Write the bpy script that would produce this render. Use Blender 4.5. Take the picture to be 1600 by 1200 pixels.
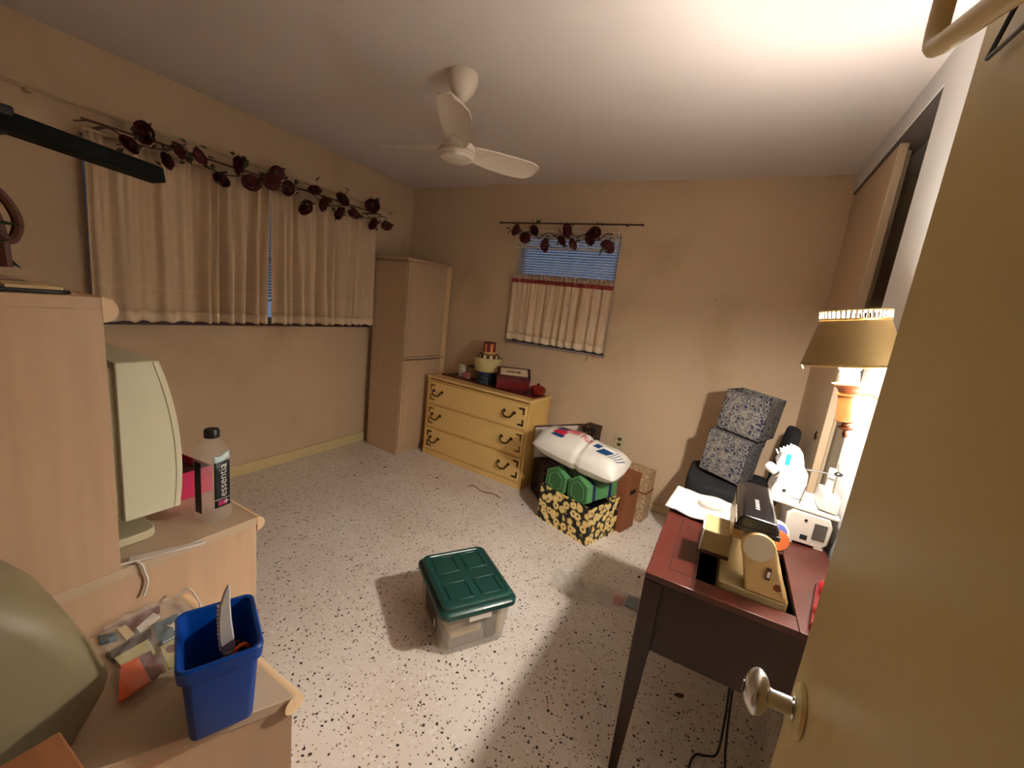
import bpy, bmesh, math, random
from mathutils import Vector, Matrix
random.seed(7)
PI = math.pi
scene = bpy.context.scene
for o in list(bpy.data.objects): bpy.data.objects.remove(o)
C = scene.collection

# ------------------------------------------------------------------ camera
yaw, pitch, roll = 0.47702, 0.19032, 0.11811
cy, sy, cp, sp = math.cos(yaw), math.sin(yaw), math.cos(pitch), math.sin(pitch)
fwd = Vector((-sy*cp, cy*cp, -sp)); r0 = Vector((cy, sy, 0)); u0 = r0.cross(fwd)
rt = r0*math.cos(roll) + u0*math.sin(roll); up = -r0*math.sin(roll) + u0*math.cos(roll)
cam_d = bpy.data.cameras.new('camera'); cam = bpy.data.objects.new('camera', cam_d); C.objects.link(cam)
cam_d.sensor_width = 36; cam_d.sensor_fit = 'HORIZONTAL'; cam_d.lens = 36*643.26/1600; cam_d.clip_start = 0.02
mw = Matrix.Identity(4)
for i in range(3):
    mw[i][0] = rt[i]; mw[i][1] = up[i]; mw[i][2] = -fwd[i]
mw[0][3], mw[1][3], mw[2][3] = 0, 0, 1.455
cam.matrix_world = mw
scene.camera = cam
# ------------------------------------------------------------------ world, exposure
w = bpy.data.worlds.new('dusk'); scene.world = w; w.use_nodes = True
bg = w.node_tree.nodes['Background']; bg.inputs[0].default_value = (0.20, 0.28, 0.46, 1); bg.inputs[1].default_value = 0.30
vs = scene.view_settings
vs.view_transform = 'Standard'; vs.look = 'None'; vs.gamma = 1.0; vs.exposure = 1.40; vs.use_curve_mapping = False
BULB = 760.0            # emission of the lamp bulb
HALL = 0.0              # watts of the hall ceiling light behind the doorway

# ------------------------------------------------------------------ room numbers (metres, camera stands in the doorway)
XL, XR, YB, YF, ZC = -2.975, 0.448, 3.24, -0.10, 2.44

# ------------------------------------------------------------------ materials
def lin(c):
    return tuple(((v/255)/12.92 if v/255 <= .04045 else ((v/255+.055)/1.055)**2.4) for v in c) + (1,)
MATS = {}
def mat(name, col, rough=.6, metal=0, var=.0, scale=8, bump=0, bscale=60, coat=0, stretch=None, col2=None, alpha=1, trans=0, spec=None, detail=4):
    if name in MATS: return MATS[name]
    m = bpy.data.materials.new(name); m.use_nodes = True; nt = m.node_tree; b = nt.nodes['Principled BSDF']
    c = lin(col); b.inputs['Base Color'].default_value = c
    b.inputs['Roughness'].default_value = rough; b.inputs['Metallic'].default_value = metal
    if coat: b.inputs['Coat Weight'].default_value = coat
    if spec is not None: b.inputs['Specular IOR Level'].default_value = spec
    if trans: b.inputs['Transmission Weight'].default_value = trans
    b.inputs['Alpha'].default_value = alpha
    if var or bump or col2:
        tc = nt.nodes.new('ShaderNodeTexCoord'); src = tc.outputs['Object']
        if stretch:
            mp = nt.nodes.new('ShaderNodeMapping'); mp.inputs['Scale'].default_value = stretch
            nt.links.new(src, mp.inputs['Vector']); src = mp.outputs['Vector']
    if var or col2:
        n = nt.nodes.new('ShaderNodeTexNoise'); n.inputs['Scale'].default_value = scale; n.inputs['Detail'].default_value = detail
        nt.links.new(src, n.inputs['Vector'])
        rp = nt.nodes.new('ShaderNodeValToRGB')
        rp.color_ramp.elements[0].position = .3; rp.color_ramp.elements[1].position = .7
        c2 = lin(col2) if col2 else tuple(max(0, v*(1-var)) for v in c[:3]) + (1,)
        rp.color_ramp.elements[0].color = c2; rp.color_ramp.elements[1].color = c
        nt.links.new(n.outputs['Fac'], rp.inputs['Fac']); nt.links.new(rp.outputs['Color'], b.inputs['Base Color'])
    if bump:
        n2 = nt.nodes.new('ShaderNodeTexNoise'); n2.inputs['Scale'].default_value = bscale; n2.inputs['Detail'].default_value = 3
        nt.links.new(src, n2.inputs['Vector'])
        bp = nt.nodes.new('ShaderNodeBump'); bp.inputs['Strength'].default_value = bump; bp.inputs['Distance'].default_value = .004
        nt.links.new(n2.outputs['Fac'], bp.inputs['Height']); nt.links.new(bp.outputs['Normal'], b.inputs['Normal'])
    MATS[name] = m
    return m
def emit(name, col, s):
    m = bpy.data.materials.new(name); m.use_nodes = True; nt = m.node_tree; nt.nodes.clear()
    e = nt.nodes.new('ShaderNodeEmission'); e.inputs[0].default_value = col; e.inputs[1].default_value = s
    o = nt.nodes.new('ShaderNodeOutputMaterial'); nt.links.new(e.outputs[0], o.inputs[0]); MATS[name] = m
    return m
def glassy(name, col, alpha, rough=.15):          # thin clear plastic or window glass: mostly see-through, with a sheen
    m = bpy.data.materials.new(name); m.use_nodes = True; nt = m.node_tree; b = nt.nodes['Principled BSDF']
    b.inputs['Base Color'].default_value = lin(col); b.inputs['Roughness'].default_value = rough; b.inputs['Alpha'].default_value = alpha
    b.inputs['Specular IOR Level'].default_value = .8
    MATS[name] = m
    return m

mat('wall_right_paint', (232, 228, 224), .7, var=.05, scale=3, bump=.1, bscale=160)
mat('wall_paint', (215, 187, 154), .75, var=.10, scale=1.6, bump=.15, bscale=160)
mat('ceiling_paint', (226, 214, 207), .8, var=.05, scale=1.2, bump=.12, bscale=180)
mat('trim_cream', (222, 202, 150), .5, var=.06)
mat('door_paint', (214, 192, 128), .38, var=.10, scale=3, bump=.05, bscale=30)
mat('closet_door', (205, 178, 146), .45, var=.05, scale=2)
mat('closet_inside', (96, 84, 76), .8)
mat('maple', (204, 170, 138), .38, var=.13, scale=5, stretch=(6, 6, .5))
mat('maple_top', (200, 176, 148), .35, var=.08, scale=6, stretch=(1, 5, 5))
mat('maple_edge', (226, 192, 150), .35, var=.06, scale=6)
mat('taupe_wood', (200, 170, 138), .5, var=.08, scale=4, stretch=(5, 5, .5))
mat('yellow_paint', (244, 206, 132), .4, var=.08, scale=5, stretch=(1, 6, 14))
mat('yellow_edge', (236, 194, 116), .4, var=.08)
mat('brass_dark', (86, 62, 34), .35, .8)
mat('brass_worn', (150, 112, 62), .4, .7)
mat('brass', (182, 156, 106), .45, .35, var=.15, scale=6)
mat('brass_bright', (214, 184, 120), .3, .9)
mat('chrome', (205, 202, 196), .22, .95, var=.12, scale=40)
mat('white_plastic', (206, 200, 194), .35)
mat('white_bright', (204, 199, 194), .5)
mat('fan_white', (226, 212, 196), .4, var=.06, scale=10)
mat('beige_plastic', (222, 216, 186), .42, var=.04)
mat('beige_dark', (196, 186, 152), .5)
mat('case_grey', (134, 121, 92), .5, var=.05)
mat('black', (12, 12, 13), .4)
mat('black_gloss', (14, 14, 18), .18, coat=.4)
mat('black_cloth', (20, 20, 24), .9, bump=.3, bscale=300)
mat('dark_slot', (10, 9, 8), .9)
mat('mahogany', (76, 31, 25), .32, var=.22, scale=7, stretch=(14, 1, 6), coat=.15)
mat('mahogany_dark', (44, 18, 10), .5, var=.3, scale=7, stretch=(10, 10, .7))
mat('cream_enamel', (208, 176, 120), .35, coat=.2)
mat('olive_enamel', (176, 158, 112), .35)
mat('orange_plastic', (186, 96, 46), .4)
mat('teal', (24, 140, 160), .4)
mat('blue_spool', (70, 80, 160), .5)
mat('fabric_curtain', (226, 200, 168), .95, var=.06, scale=30, bump=.2, bscale=220)
mat('fabric_hem', (236, 214, 184), .95, var=.04, scale=30)
mat('fabric_pink', (206, 178, 158), .95, var=.3, scale=60)
mat('fabric_red', (156, 62, 58), .95)
mat('rose_red', (92, 18, 26), .8, var=.5, scale=40)
mat('leaf_dry', (78, 72, 48), .85, var=.4, scale=30)
mat('stem_brown', (66, 42, 26), .8)
mat('rod_brown', (88, 58, 38), .55)
mat('hanger_beige', (226, 204, 150), .45)
mat('rod_cream', (196, 172, 132), .5)
mat('wire_white', (232, 226, 214), .4)
mat('sill_dark', (70, 40, 34), .5)
mat('sill_marble', (150, 132, 122), .4, var=.2, scale=12)
mat('window_metal', (170, 172, 176), .4, .5)
mat('green_lid', (18, 62, 56), .33, var=.08, scale=6)
mat('blue_plastic', (0, 56, 138), .4, spec=.3)
mat('green_card', (84, 142, 88), .55, var=.06, scale=14)
mat('green_card_face', (58, 112, 62), .6, var=.12, scale=20)
mat('navy', (22, 34, 78), .5)
mat('cardboard', (140, 82, 46), .8, var=.12, scale=6)
mat('board_white', (214, 202, 190), .6)
mat('bag_white', (240, 234, 224), .35, var=.05, scale=12, bump=.5, bscale=14)
mat('print_red', (206, 32, 66), .4)
mat('print_blue', (26, 70, 120), .4)
mat('print_pink', (238, 150, 146), .4)
mat('print_grey', (120, 130, 140), .4)
mat('burgundy', (110, 18, 30), .4, var=.1)
mat('burgundy_dark', (82, 16, 22), .35, var=.15)
mat('red_glass', (130, 26, 20), .2, var=.35, scale=30)
mat('cream_paper', (226, 206, 168), .7)
mat('pot_cream', (206, 190, 132), .6, var=.2, scale=14)
mat('tin_red', (170, 60, 36), .35)
mat('tin_gold', (214, 166, 96), .35, var=.1)
mat('tin_brown', (70, 42, 30), .4)
mat('pink_box', (196, 34, 84), .5, var=.15, scale=10)
mat('orange_wood', (186, 128, 60), .5, var=.2, scale=8, stretch=(1, 8, 8))
mat('crate_wood', (158, 102, 64), .45, var=.2, scale=8, stretch=(1, 8, 8))
mat('lamp_green', (7, 13, 11), .75, spec=.15)
mat('bentwood', (88, 46, 26), .45, var=.2)
mat('leaf_green', (48, 66, 34), .8, var=.3, scale=30)
mat('paper_tan', (226, 200, 150), .8)
mat('paper_grey', (150, 140, 134), .8)
mat('paper_white', (236, 230, 218), .8)
mat('card_teal', (44, 92, 112), .5, var=.1)
mat('card_yellow', (210, 200, 140), .6, var=.15, scale=20)
mat('card_orange', (238, 96, 36), .45)
mat('card_maroon', (120, 50, 54), .6, var=.2)
mat('card_dark', (46, 40, 36), .6)
mat('label_black', (10, 10, 12), .5)
mat('label_magenta', (170, 40, 90), .5)
mat('label_pale', (190, 214, 216), .5)
mat('red_gloss', (170, 24, 40), .3)
mat('candle', (200, 178, 130), .5)
mat('lamp_wood', (120, 74, 38), .4, var=.12)
mat('lamp_copper', (130, 74, 46), .4, .3)
mat('shade_inside', (240, 232, 214), .6)
mat('grime', (110, 84, 50), .8)
mat('debris', (70, 50, 36), .9)
glassy('pane_glass', (40, 60, 90), .12, .05)
glassy('clear_film', (240, 230, 220), .36, .08)
glassy('bag_film', (235, 228, 220), .20, .12)
glassy('clear_disc', (240, 225, 205), .45, .15)
glassy('bottle_clear', (225, 220, 212), .14, .06)
glassy('tote_clear', (224, 212, 198), .26, .25)
emit('bulb_glow', (1.0, .945, .86, 1), BULB)

def coords(nt, scale=(1, 1, 1)):
    tc = nt.nodes.new('ShaderNodeTexCoord'); mp = nt.nodes.new('ShaderNodeMapping'); mp.inputs['Scale'].default_value = scale
    nt.links.new(tc.outputs['Object'], mp.inputs['Vector']); return mp.outputs['Vector']
def ramp(nt, src, stops, interp='LINEAR'):
    r = nt.nodes.new('ShaderNodeValToRGB'); r.color_ramp.interpolation = interp; el = r.color_ramp.elements
    while len(el) < len(stops): el.new(.5)
    for e, (p, c) in zip(el, stops): e.position = p; e.color = c if len(c) == 4 else lin(c)
    nt.links.new(src, r.inputs['Fac']); return r.outputs['Color']
def mixc(nt, fac, a, b):
    m = nt.nodes.new('ShaderNodeMix'); m.data_type = 'RGBA'
    nt.links.new(fac, m.inputs[0])
    for s, v in ((m.inputs[6], a), (m.inputs[7], b)):
        if isinstance(v, tuple): s.default_value = v
        else: nt.links.new(v, s)
    return m.outputs[2]
def mathn(nt, op, a, b=None):
    m = nt.nodes.new('ShaderNodeMath'); m.operation = op
    for i, v in enumerate((a, b)):
        if v is None: continue
        if isinstance(v, (int, float)): m.inputs[i].default_value = v
        else: nt.links.new(v, m.inputs[i])
    return m.outputs[0]
def noise(nt, vec, scale, detail=3):
    n = nt.nodes.new('ShaderNodeTexNoise'); n.inputs['Scale'].default_value = scale; n.inputs['Detail'].default_value = detail
    nt.links.new(vec, n.inputs['Vector']); return n
def voro(nt, vec, scale, rnd=1):
    v = nt.nodes.new('ShaderNodeTexVoronoi'); v.inputs['Scale'].default_value = scale; v.inputs['Randomness'].default_value = rnd
    nt.links.new(vec, v.inputs['Vector']); return v
def terrazzo():
    m = mat('terrazzo', (216, 202, 190), .38); nt = m.node_tree; b = nt.nodes['Principled BSDF']; v = coords(nt)
    ns = noise(nt, v, 90, 2); add = nt.nodes.new('ShaderNodeVectorMath'); add.operation = 'MULTIPLY_ADD'
    nt.links.new(ns.outputs['Color'], add.inputs[0]); add.inputs[1].default_value = (.012, .012, 0); nt.links.new(v, add.inputs[2])
    vec = add.outputs[0]
    base = ramp(nt, noise(nt, v, 2.2, 5).outputs['Fac'], [(.3, (218, 203, 188)), (.7, (238, 228, 219))])
    def chips(scale, thr, rad, base, col):
        vo = voro(nt, vec, scale); sep = nt.nodes.new('ShaderNodeSeparateColor'); nt.links.new(vo.outputs['Color'], sep.inputs[0])
        keep = mathn(nt, 'GREATER_THAN', sep.outputs[0], thr)
        rr = mathn(nt, 'MULTIPLY', sep.outputs[1], rad)
        inside = mathn(nt, 'LESS_THAN', vo.outputs['Distance'], rr)
        return mixc(nt, mathn(nt, 'MULTIPLY', keep, inside), base, col)
    base = chips(60, .5, .55, base, lin((236, 228, 220)))
    base = chips(64, .55, .36, base, lin((50, 38, 32)))
    base = chips(110, .6, .36, base, lin((84, 62, 48)))
    base = chips(85, .72, .36, base, lin((140, 108, 84)))
    nt.links.new(base, b.inputs['Base Color'])
    rg = ramp(nt, noise(nt, v, 5, 4).outputs['Fac'], [(.3, (.28, .28, .28, 1)), (.7, (.5, .5, .5, 1))]); nt.links.new(rg, b.inputs['Roughness'])
terrazzo()
def wall_with_stains():
    m = MATS['wall_paint']; nt = m.node_tree; b = nt.nodes['Principled BSDF']
    old = b.inputs['Base Color'].links[0].from_socket; v = coords(nt, (1, 1, .7))
    st = ramp(nt, noise(nt, v, 2.3, 6).outputs['Fac'], [(.56, (0, 0, 0, 1)), (.78, (.55, .55, .55, 1))])
    nt.links.new(mixc(nt, st, old, lin((176, 146, 108))), b.inputs['Base Color'])
wall_with_stains()
def sunflowers():
    m = mat('sunflower_print', (20, 20, 20), .5); nt = m.node_tree; b = nt.nodes['Principled BSDF']; v = coords(nt)
    ns = noise(nt, v, 60, 2); add = nt.nodes.new('ShaderNodeVectorMath'); add.operation = 'MULTIPLY_ADD'
    nt.links.new(ns.outputs['Color'], add.inputs[0]); add.inputs[1].default_value = (.02, .02, .02); nt.links.new(v, add.inputs[2])
    vo = voro(nt, add.outputs[0], 20, .75)
    c = ramp(nt, vo.outputs['Distance'], [(0, (110, 66, 24)), (.17, (130, 84, 34)), (.2, (250, 232, 170)), (.50, (240, 204, 116)), (.56, (24, 26, 24)), (1, (16, 18, 18))])
    nt.links.new(c, b.inputs['Base Color'])
sunflowers()
def paisley():
    m = mat('paisley_print', (60, 60, 80), .8); nt = m.node_tree; b = nt.nodes['Principled BSDF']; v = coords(nt)
    ns = noise(nt, v, 35, 2); add = nt.nodes.new('ShaderNodeVectorMath'); add.operation = 'MULTIPLY_ADD'
    nt.links.new(ns.outputs['Color'], add.inputs[0]); add.inputs[1].default_value = (.03, .03, .03); nt.links.new(v, add.inputs[2])
    vo = voro(nt, add.outputs[0], 34, 1); vo2 = voro(nt, add.outputs[0], 110, 1)
    c = ramp(nt, vo.outputs['Distance'], [(0, (34, 38, 60)), (.3, (30, 32, 52)), (.36, (132, 124, 114)), (.5, (122, 116, 108)), (.56, (34, 36, 52)), (.7, (128, 120, 110))])
    c2 = ramp(nt, vo2.outputs['Distance'], [(.25, (1, 1, 1, 1)), (.4, (0, 0, 0, 1))])
    nt.links.new(mixc(nt, c2, c, lin((40, 44, 66))), b.inputs['Base Color'])
paisley()
def dotted(name, base, dot, scale, thr):
    m = mat(name, base, .6); nt = m.node_tree; b = nt.nodes['Principled BSDF']; v = coords(nt)
    c = ramp(nt, voro(nt, v, scale).outputs['Distance'], [(thr, dot), (thr+.06, base)])
    nt.links.new(c, b.inputs['Base Color'])
dotted('floral_blue', (18, 26, 44), (60, 110, 140), 60, .25)
dotted('floral_white', (220, 212, 192), (150, 140, 120), 70, .22)
dotted('leaf_black', (22, 16, 12), (120, 84, 44), 40, .3)
dotted('lace_tan', (172, 140, 104), (206, 184, 148), 50, .34)

# ------------------------------------------------------------------ geometry helper
class G:
    def __init__(s): s.v = []; s.f = []
    def add(s, vs, fs):
        n = len(s.v); s.v += [tuple(p) for p in vs]; s.f += [tuple(i+n for i in f) for f in fs]; return s
    def box(s, x0, x1, y0, y1, z0, z1):
        return s.add([(x0,y0,z0),(x1,y0,z0),(x1,y1,z0),(x0,y1,z0),(x0,y0,z1),(x1,y0,z1),(x1,y1,z1),(x0,y1,z1)],
                     [(0,3,2,1),(4,5,6,7),(0,1,5,4),(1,2,6,5),(2,3,7,6),(3,0,4,7)])
    def loft(s, rings, cap=True):
        n = len(rings[0]); vs = [p for r in rings for p in r]; fs = []
        for k in range(len(rings)-1):
            for i in range(n):
                j = (i+1) % n; fs.append((k*n+i, k*n+j, (k+1)*n+j, (k+1)*n+i))
        if cap: fs.append(tuple(range(n-1, -1, -1))); fs.append(tuple((len(rings)-1)*n+i for i in range(n)))
        return s.add(vs, fs)
    def prism(s, pts, a0, a1, axis='z'):
        def P(p, a): return {'z': (p[0], p[1], a), 'y': (p[0], a, p[1]), 'x': (a, p[0], p[1])}[axis]
        return s.loft([[P(p, a0) for p in pts], [P(p, a1) for p in pts]])
    def lathe(s, prof, n=24, c=(0, 0, 0), cap=True, sx=1, sy=1):
        return s.loft([[(c[0]+r*sx*math.cos(2*PI*i/n), c[1]+r*sy*math.sin(2*PI*i/n), c[2]+z) for i in range(n)] for r, z in prof], cap)
    def tube(s, pts, r, n=8, cap=True):
        pts = [Vector(p) for p in pts]; rings = []
        rr = r if isinstance(r, (list, tuple)) else [r]*len(pts); prev = None
        for i, p in enumerate(pts):
            t = (pts[min(i+1, len(pts)-1)] - pts[max(i-1, 0)]).normalized()
            a = prev if prev is not None else (Vector((0, 0, 1)) if abs(t.z) < .9 else Vector((1, 0, 0)))
            u = (a - t*a.dot(t)).normalized(); w_ = t.cross(u); prev = u
            rings.append([tuple(p + (u*math.cos(2*PI*k/n) + w_*math.sin(2*PI*k/n))*rr[i]) for k in range(n)])
        return s.loft(rings, cap)
    def ball(s, c, r, n=14, m=8, sc=(1, 1, 1)):
        rings = [[(c[0]+r*sc[0]*math.sin(a)*math.cos(2*PI*i/n), c[1]+r*sc[1]*math.sin(a)*math.sin(2*PI*i/n), c[2]+r*sc[2]*math.cos(a)) for i in range(n)]
                 for a in [PI - (PI*(k+.0001)/(m+.0002)) for k in range(m+1)]]
        return s.loft(rings)
    def grid(s, fn, nu, nv):
        vs = [fn(i/nu, j/nv) for j in range(nv+1) for i in range(nu+1)]
        return s.add(vs, [(j*(nu+1)+i, j*(nu+1)+i+1, (j+1)*(nu+1)+i+1, (j+1)*(nu+1)+i) for j in range(nv) for i in range(nu)])
    def move(s, M): s.v = [tuple(M @ Vector(p)) for p in s.v]; return s
    def mesh(s, name, m, smooth=35):
        me = bpy.data.meshes.new(name); me.from_pydata(s.v, [], s.f); me.update()
        bm = bmesh.new(); bm.from_mesh(me); bmesh.ops.recalc_face_normals(bm, faces=bm.faces); bm.to_mesh(me); bm.free()
        ms = m if isinstance(m, (list, tuple)) else [m]
        for k in ms: me.materials.append(MATS[k])
        if smooth:
            me.polygons.foreach_set('use_smooth', [True]*len(me.polygons)); me.set_sharp_from_angle(angle=math.radians(smooth))
        return me
    def build(s, name, m, parent=None, loc=(0, 0, 0), rot=(0, 0, 0), bevel=0, seg=2, smooth=35, solid=0):
        o = bpy.data.objects.new(name, s.mesh(name, m, smooth)); C.objects.link(o); o.location = loc; o.rotation_euler = rot; o.parent = parent
        if solid: k = o.modifiers.new('thickness', 'SOLIDIFY'); k.thickness = solid; k.offset = 0
        if bevel:
            k = o.modifiers.new('bevel', 'BEVEL'); k.width = bevel; k.segments = seg; k.limit_method = 'ANGLE'; k.angle_limit = math.radians(40)
        return o
def rrect(x0, x1, y0, y1, r, n=4):
    pts = []
    for cx, cy_, a0 in ((x1-r, y1-r, 0), (x0+r, y1-r, 90), (x0+r, y0+r, 180), (x1-r, y0+r, 270)):
        for k in range(n+1):
            a = math.radians(a0+90*k/n); pts.append((cx+r*math.cos(a), cy_+r*math.sin(a)))
    return pts
def ring3(pts, z): return [(x, y, z) for x, y in pts]
def thing(name, label, cat, loc=(0, 0, 0), rotz=0, group=None, rot=None):
    o = bpy.data.objects.new(name, None); C.objects.link(o); o.location = loc; o.rotation_euler = rot if rot else (0, 0, rotz)
    o.empty_display_size = .05
    return tag(o, label, cat, group)
def tag(o, label, cat, group=None, kind=None):
    o['label'] = label; o['category'] = cat
    if group: o['group'] = group
    if kind: o['kind'] = kind
    return o
def struct(o, label=None, cat=None):
    o['kind'] = 'structure'
    if label: o['label'] = label
    if cat: o['category'] = cat
    return o
def sroot(name, label, cat, loc=(0, 0, 0)):
    o = bpy.data.objects.new(name, None); C.objects.link(o); o.location = loc; return struct(o, label, cat)
def link_copy(me, name, parent, loc=(0, 0, 0), rot=(0, 0, 0), sc=1):
    o = bpy.data.objects.new(name, me); C.objects.link(o); o.parent = parent; o.location = loc; o.rotation_euler = rot
    o.scale = (sc, sc, sc) if isinstance(sc, (int, float)) else sc
    return o
def text_geo(s, size):
    cu = bpy.data.curves.new('txt', 'FONT'); cu.body = s; cu.size = size; cu.align_x = 'LEFT'
    o = bpy.data.objects.new('txt', cu); C.objects.link(o); dg = bpy.context.evaluated_depsgraph_get()
    me = bpy.data.meshes.new_from_object(o.evaluated_get(dg)); g = G()
    g.add([v.co for v in me.vertices], [tuple(p.vertices) for p in me.polygons])
    bpy.data.objects.remove(o); bpy.data.meshes.remove(me); return g

# ------------------------------------------------------------------ the room shell
T = .12
struct(G().box(XL-.4, 1.4, -1.7, YB+.2, -.1, 0).build('floor', 'terrazzo', smooth=0), 'pale terrazzo floor with dark stone chips', 'floor')
struct(G().box(XL-.4, 1.4, -1.7, YB+.2, ZC, ZC+.1).build('ceiling', 'ceiling_paint', smooth=0), 'off-white plain ceiling above the room', 'ceiling')
LW = (.885, 2.735, 1.12, 2.03)         # left window: y0 y1 z0 z1
BW = (-1.765, -.892, 1.14, 2.05)       # back window: x0 x1 z0 z1
g = G().box(XL-T, XL, YF-T, LW[0], 0, ZC).box(XL-T, XL, LW[1], YB+T, 0, ZC).box(XL-T, XL, LW[0], LW[1], 0, LW[2]).box(XL-T, XL, LW[0], LW[1], LW[3], ZC)
struct(g.build('wall_left', 'wall_paint', smooth=0), 'stained cream wall with the wide curtained window', 'wall')
g = G().box(XL, BW[0], YB, YB+T, 0, ZC).box(BW[1], 1.2, YB, YB+T, 0, ZC).box(BW[0], BW[1], YB, YB+T, 0, BW[2]).box(BW[0], BW[1], YB, YB+T, BW[3], ZC)
struct(g.build('wall_back', 'wall_paint', smooth=0), 'cream far wall with the small window', 'wall')
# right wall: header over the closet, jamb section beside the lamp
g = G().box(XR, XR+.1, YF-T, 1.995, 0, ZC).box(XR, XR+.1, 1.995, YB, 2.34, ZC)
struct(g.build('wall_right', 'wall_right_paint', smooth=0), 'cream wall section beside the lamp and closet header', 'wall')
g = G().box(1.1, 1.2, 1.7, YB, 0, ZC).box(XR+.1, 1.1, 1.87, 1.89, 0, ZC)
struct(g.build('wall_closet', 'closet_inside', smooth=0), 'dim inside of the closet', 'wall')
# front wall with the doorway the camera stands in, and the hall behind it
g = G().box(XL, -.60, YF-T, YF, 0, ZC).box(.23, XR, YF-T, YF, 0, ZC).box(-.60, .23, YF-T, YF, 2.06, ZC)
struct(g.build('wall_front', 'wall_paint', smooth=0), 'cream wall around the open doorway', 'wall')
g = G().box(-1.3, -1.2, -1.6, YF-T, 0, ZC).box(1.2, 1.3, -1.6, YF-T, 0, ZC).box(-1.3, 1.3, -1.7, -1.6, 0, ZC).box(XR, 1.3, YF-T-.02, YF-T, 0, ZC)
struct(g.build('wall_hall', 'wall_paint', smooth=0), 'cream hall walls outside the doorway', 'wall')
struct(G().box(XL, XL+.016, YF, YB, 0, .085).build('baseboard_left', 'trim_cream', bevel=.004), 'cream baseboard under the wide window', 'baseboard')
struct(G().box(XL+.016, XR, YB-.014, YB, 0, .05).build('baseboard_back', 'trim_cream', bevel=.004), 'low cream baseboard along the far wall', 'baseboard')

# window_1, wide, on the left wall
w1 = sroot('window_1', 'wide window behind the pair of long curtains', 'window', (XL, 0, 0))
y0, y1, z0, z1 = LW
g = G()
for a, b_ in ((y0, y0+.03), (y1-.03, y1), (1.30, 1.33), (1.79, 1.82), (2.28, 2.31)): g.box(-T+.02, -T+.05, a, b_, z0, z1)
g.box(-T+.02, -T+.05, y0, y1, z0, z0+.03).box(-T+.02, -T+.05, y0, y1, z1-.03, z1).box(-T+.02, -T+.05, y0, y1, 1.55, 1.58)
g.build('window_frame', 'window_metal', w1)
for k, (a, b_) in enumerate(((y0, 1.30), (1.33, 1.79), (1.82, 2.28), (2.31, y1))):
    G().box(-T+.03, -T+.034, a, b_, z0, z1).build('pane', 'pane_glass', w1, smooth=0)
G().box(-T, .03, y0-.01, y1+.01, z0-.022, z0).build('window_sill', 'sill_dark', w1, bevel=.003)
# window_2, small, on the back wall
w2 = sroot('window_2', 'small window behind the cafe curtain', 'window', (0, YB, 0))
x0, x1, z0, z1 = BW
g = G()
for a, b_ in ((x0, x0+.03), (x1-.03, x1)): g.box(a, b_, T-.05, T-.02, z0, z1)
for a, b_ in ((z0, z0+.03), (z1-.03, z1), (1.585, 1.61)): g.box(x0, x1, T-.05, T-.02, a, b_)
g.build('window_frame', 'window_metal', w2)
for a, b_ in ((z0, 1.585), (1.61, z1)): G().box(x0, x1, T-.036, T-.032, a, b_).build('pane', 'pane_glass', w2, smooth=0)
G().box(x0-.01, x1+.01, -.03, T, z0-.02, z0).build('window_sill', 'sill_marble', w2, bevel=.003)
# blinds, every slat its own piece
mat('blind_slat', (206, 212, 222), .5)
def blind(name, label, loc, rotz, length, ztop, zbot, pitch_):
    t = thing(name, label, 'blind', loc, rotz)
    me = G().grid(lambda u, v: (u*length, (v-.5)*.024*math.cos(.75), (v-.5)*.024*math.sin(.75)+.002*math.sin(PI*v)), 1, 3).mesh('slat', 'blind_slat')
    n = int((ztop-.04-zbot-.02)/pitch_)
    for i in range(n): link_copy(me, 'slat', t, (0, 0, ztop-.045-i*pitch_))
    G().box(0, length, -.014, .014, ztop-.03, ztop).build('head_rail', 'white_plastic', t, bevel=.002)
    G().box(0, length, -.012, .012, zbot, zbot+.014).build('bottom_rail', 'white_plastic', t, bevel=.003)
    for f in (.1, .5, .9): G().tube([(length*f, -.014, ztop-.02), (length*f, -.014, zbot+.01)], .0012, 5).build('ladder_cord', 'wire_white', t)
    return t
blind('window_blind', 'white slatted blind in the small far window', (BW[0]+.005, YB+.05, 0), 0, BW[1]-BW[0]-.01, BW[3]-.005, 1.155, .021)
blind('window_blind', 'white slatted blind glimpsed between the long curtains', (XL-.05, LW[1]-.005, 0), -PI/2, LW[1]-LW[0]-.01, LW[3]-.005, 1.27, .021)

# closet sliding doors, both pushed to the far end
for nm, x, ya, yb, lb in (('door_1', XR+.012, 2.455, YB-.002, 'outer sliding closet door pushed to the far corner'), ('door_2', XR+.060, 2.545, 3.18, 'inner sliding closet door showing as a thin strip')):
    d = sroot(nm, lb, 'door', (x, ya, 0))
    G().box(0, .034 if nm == 'door_1' else .018, 0, yb-ya, .01, 2.325).build('door_panel', 'closet_door', d, bevel=.003)
    G().lathe([(.001, 0), (.022, 0), (.022, .004), (.014, .006), (.010, .003), (.001, .003)], 16).move(Matrix.Rotation(-PI/2, 4, 'Y')).build('finger_pull', 'brass_dark', d, (-.0, .10, .98))
struct(G().box(XR+.005, XR+.1, 1.995, YB, 2.326, 2.34).build('trim_1', 'closet_inside'), 'dark closet door track', 'trim')

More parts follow.
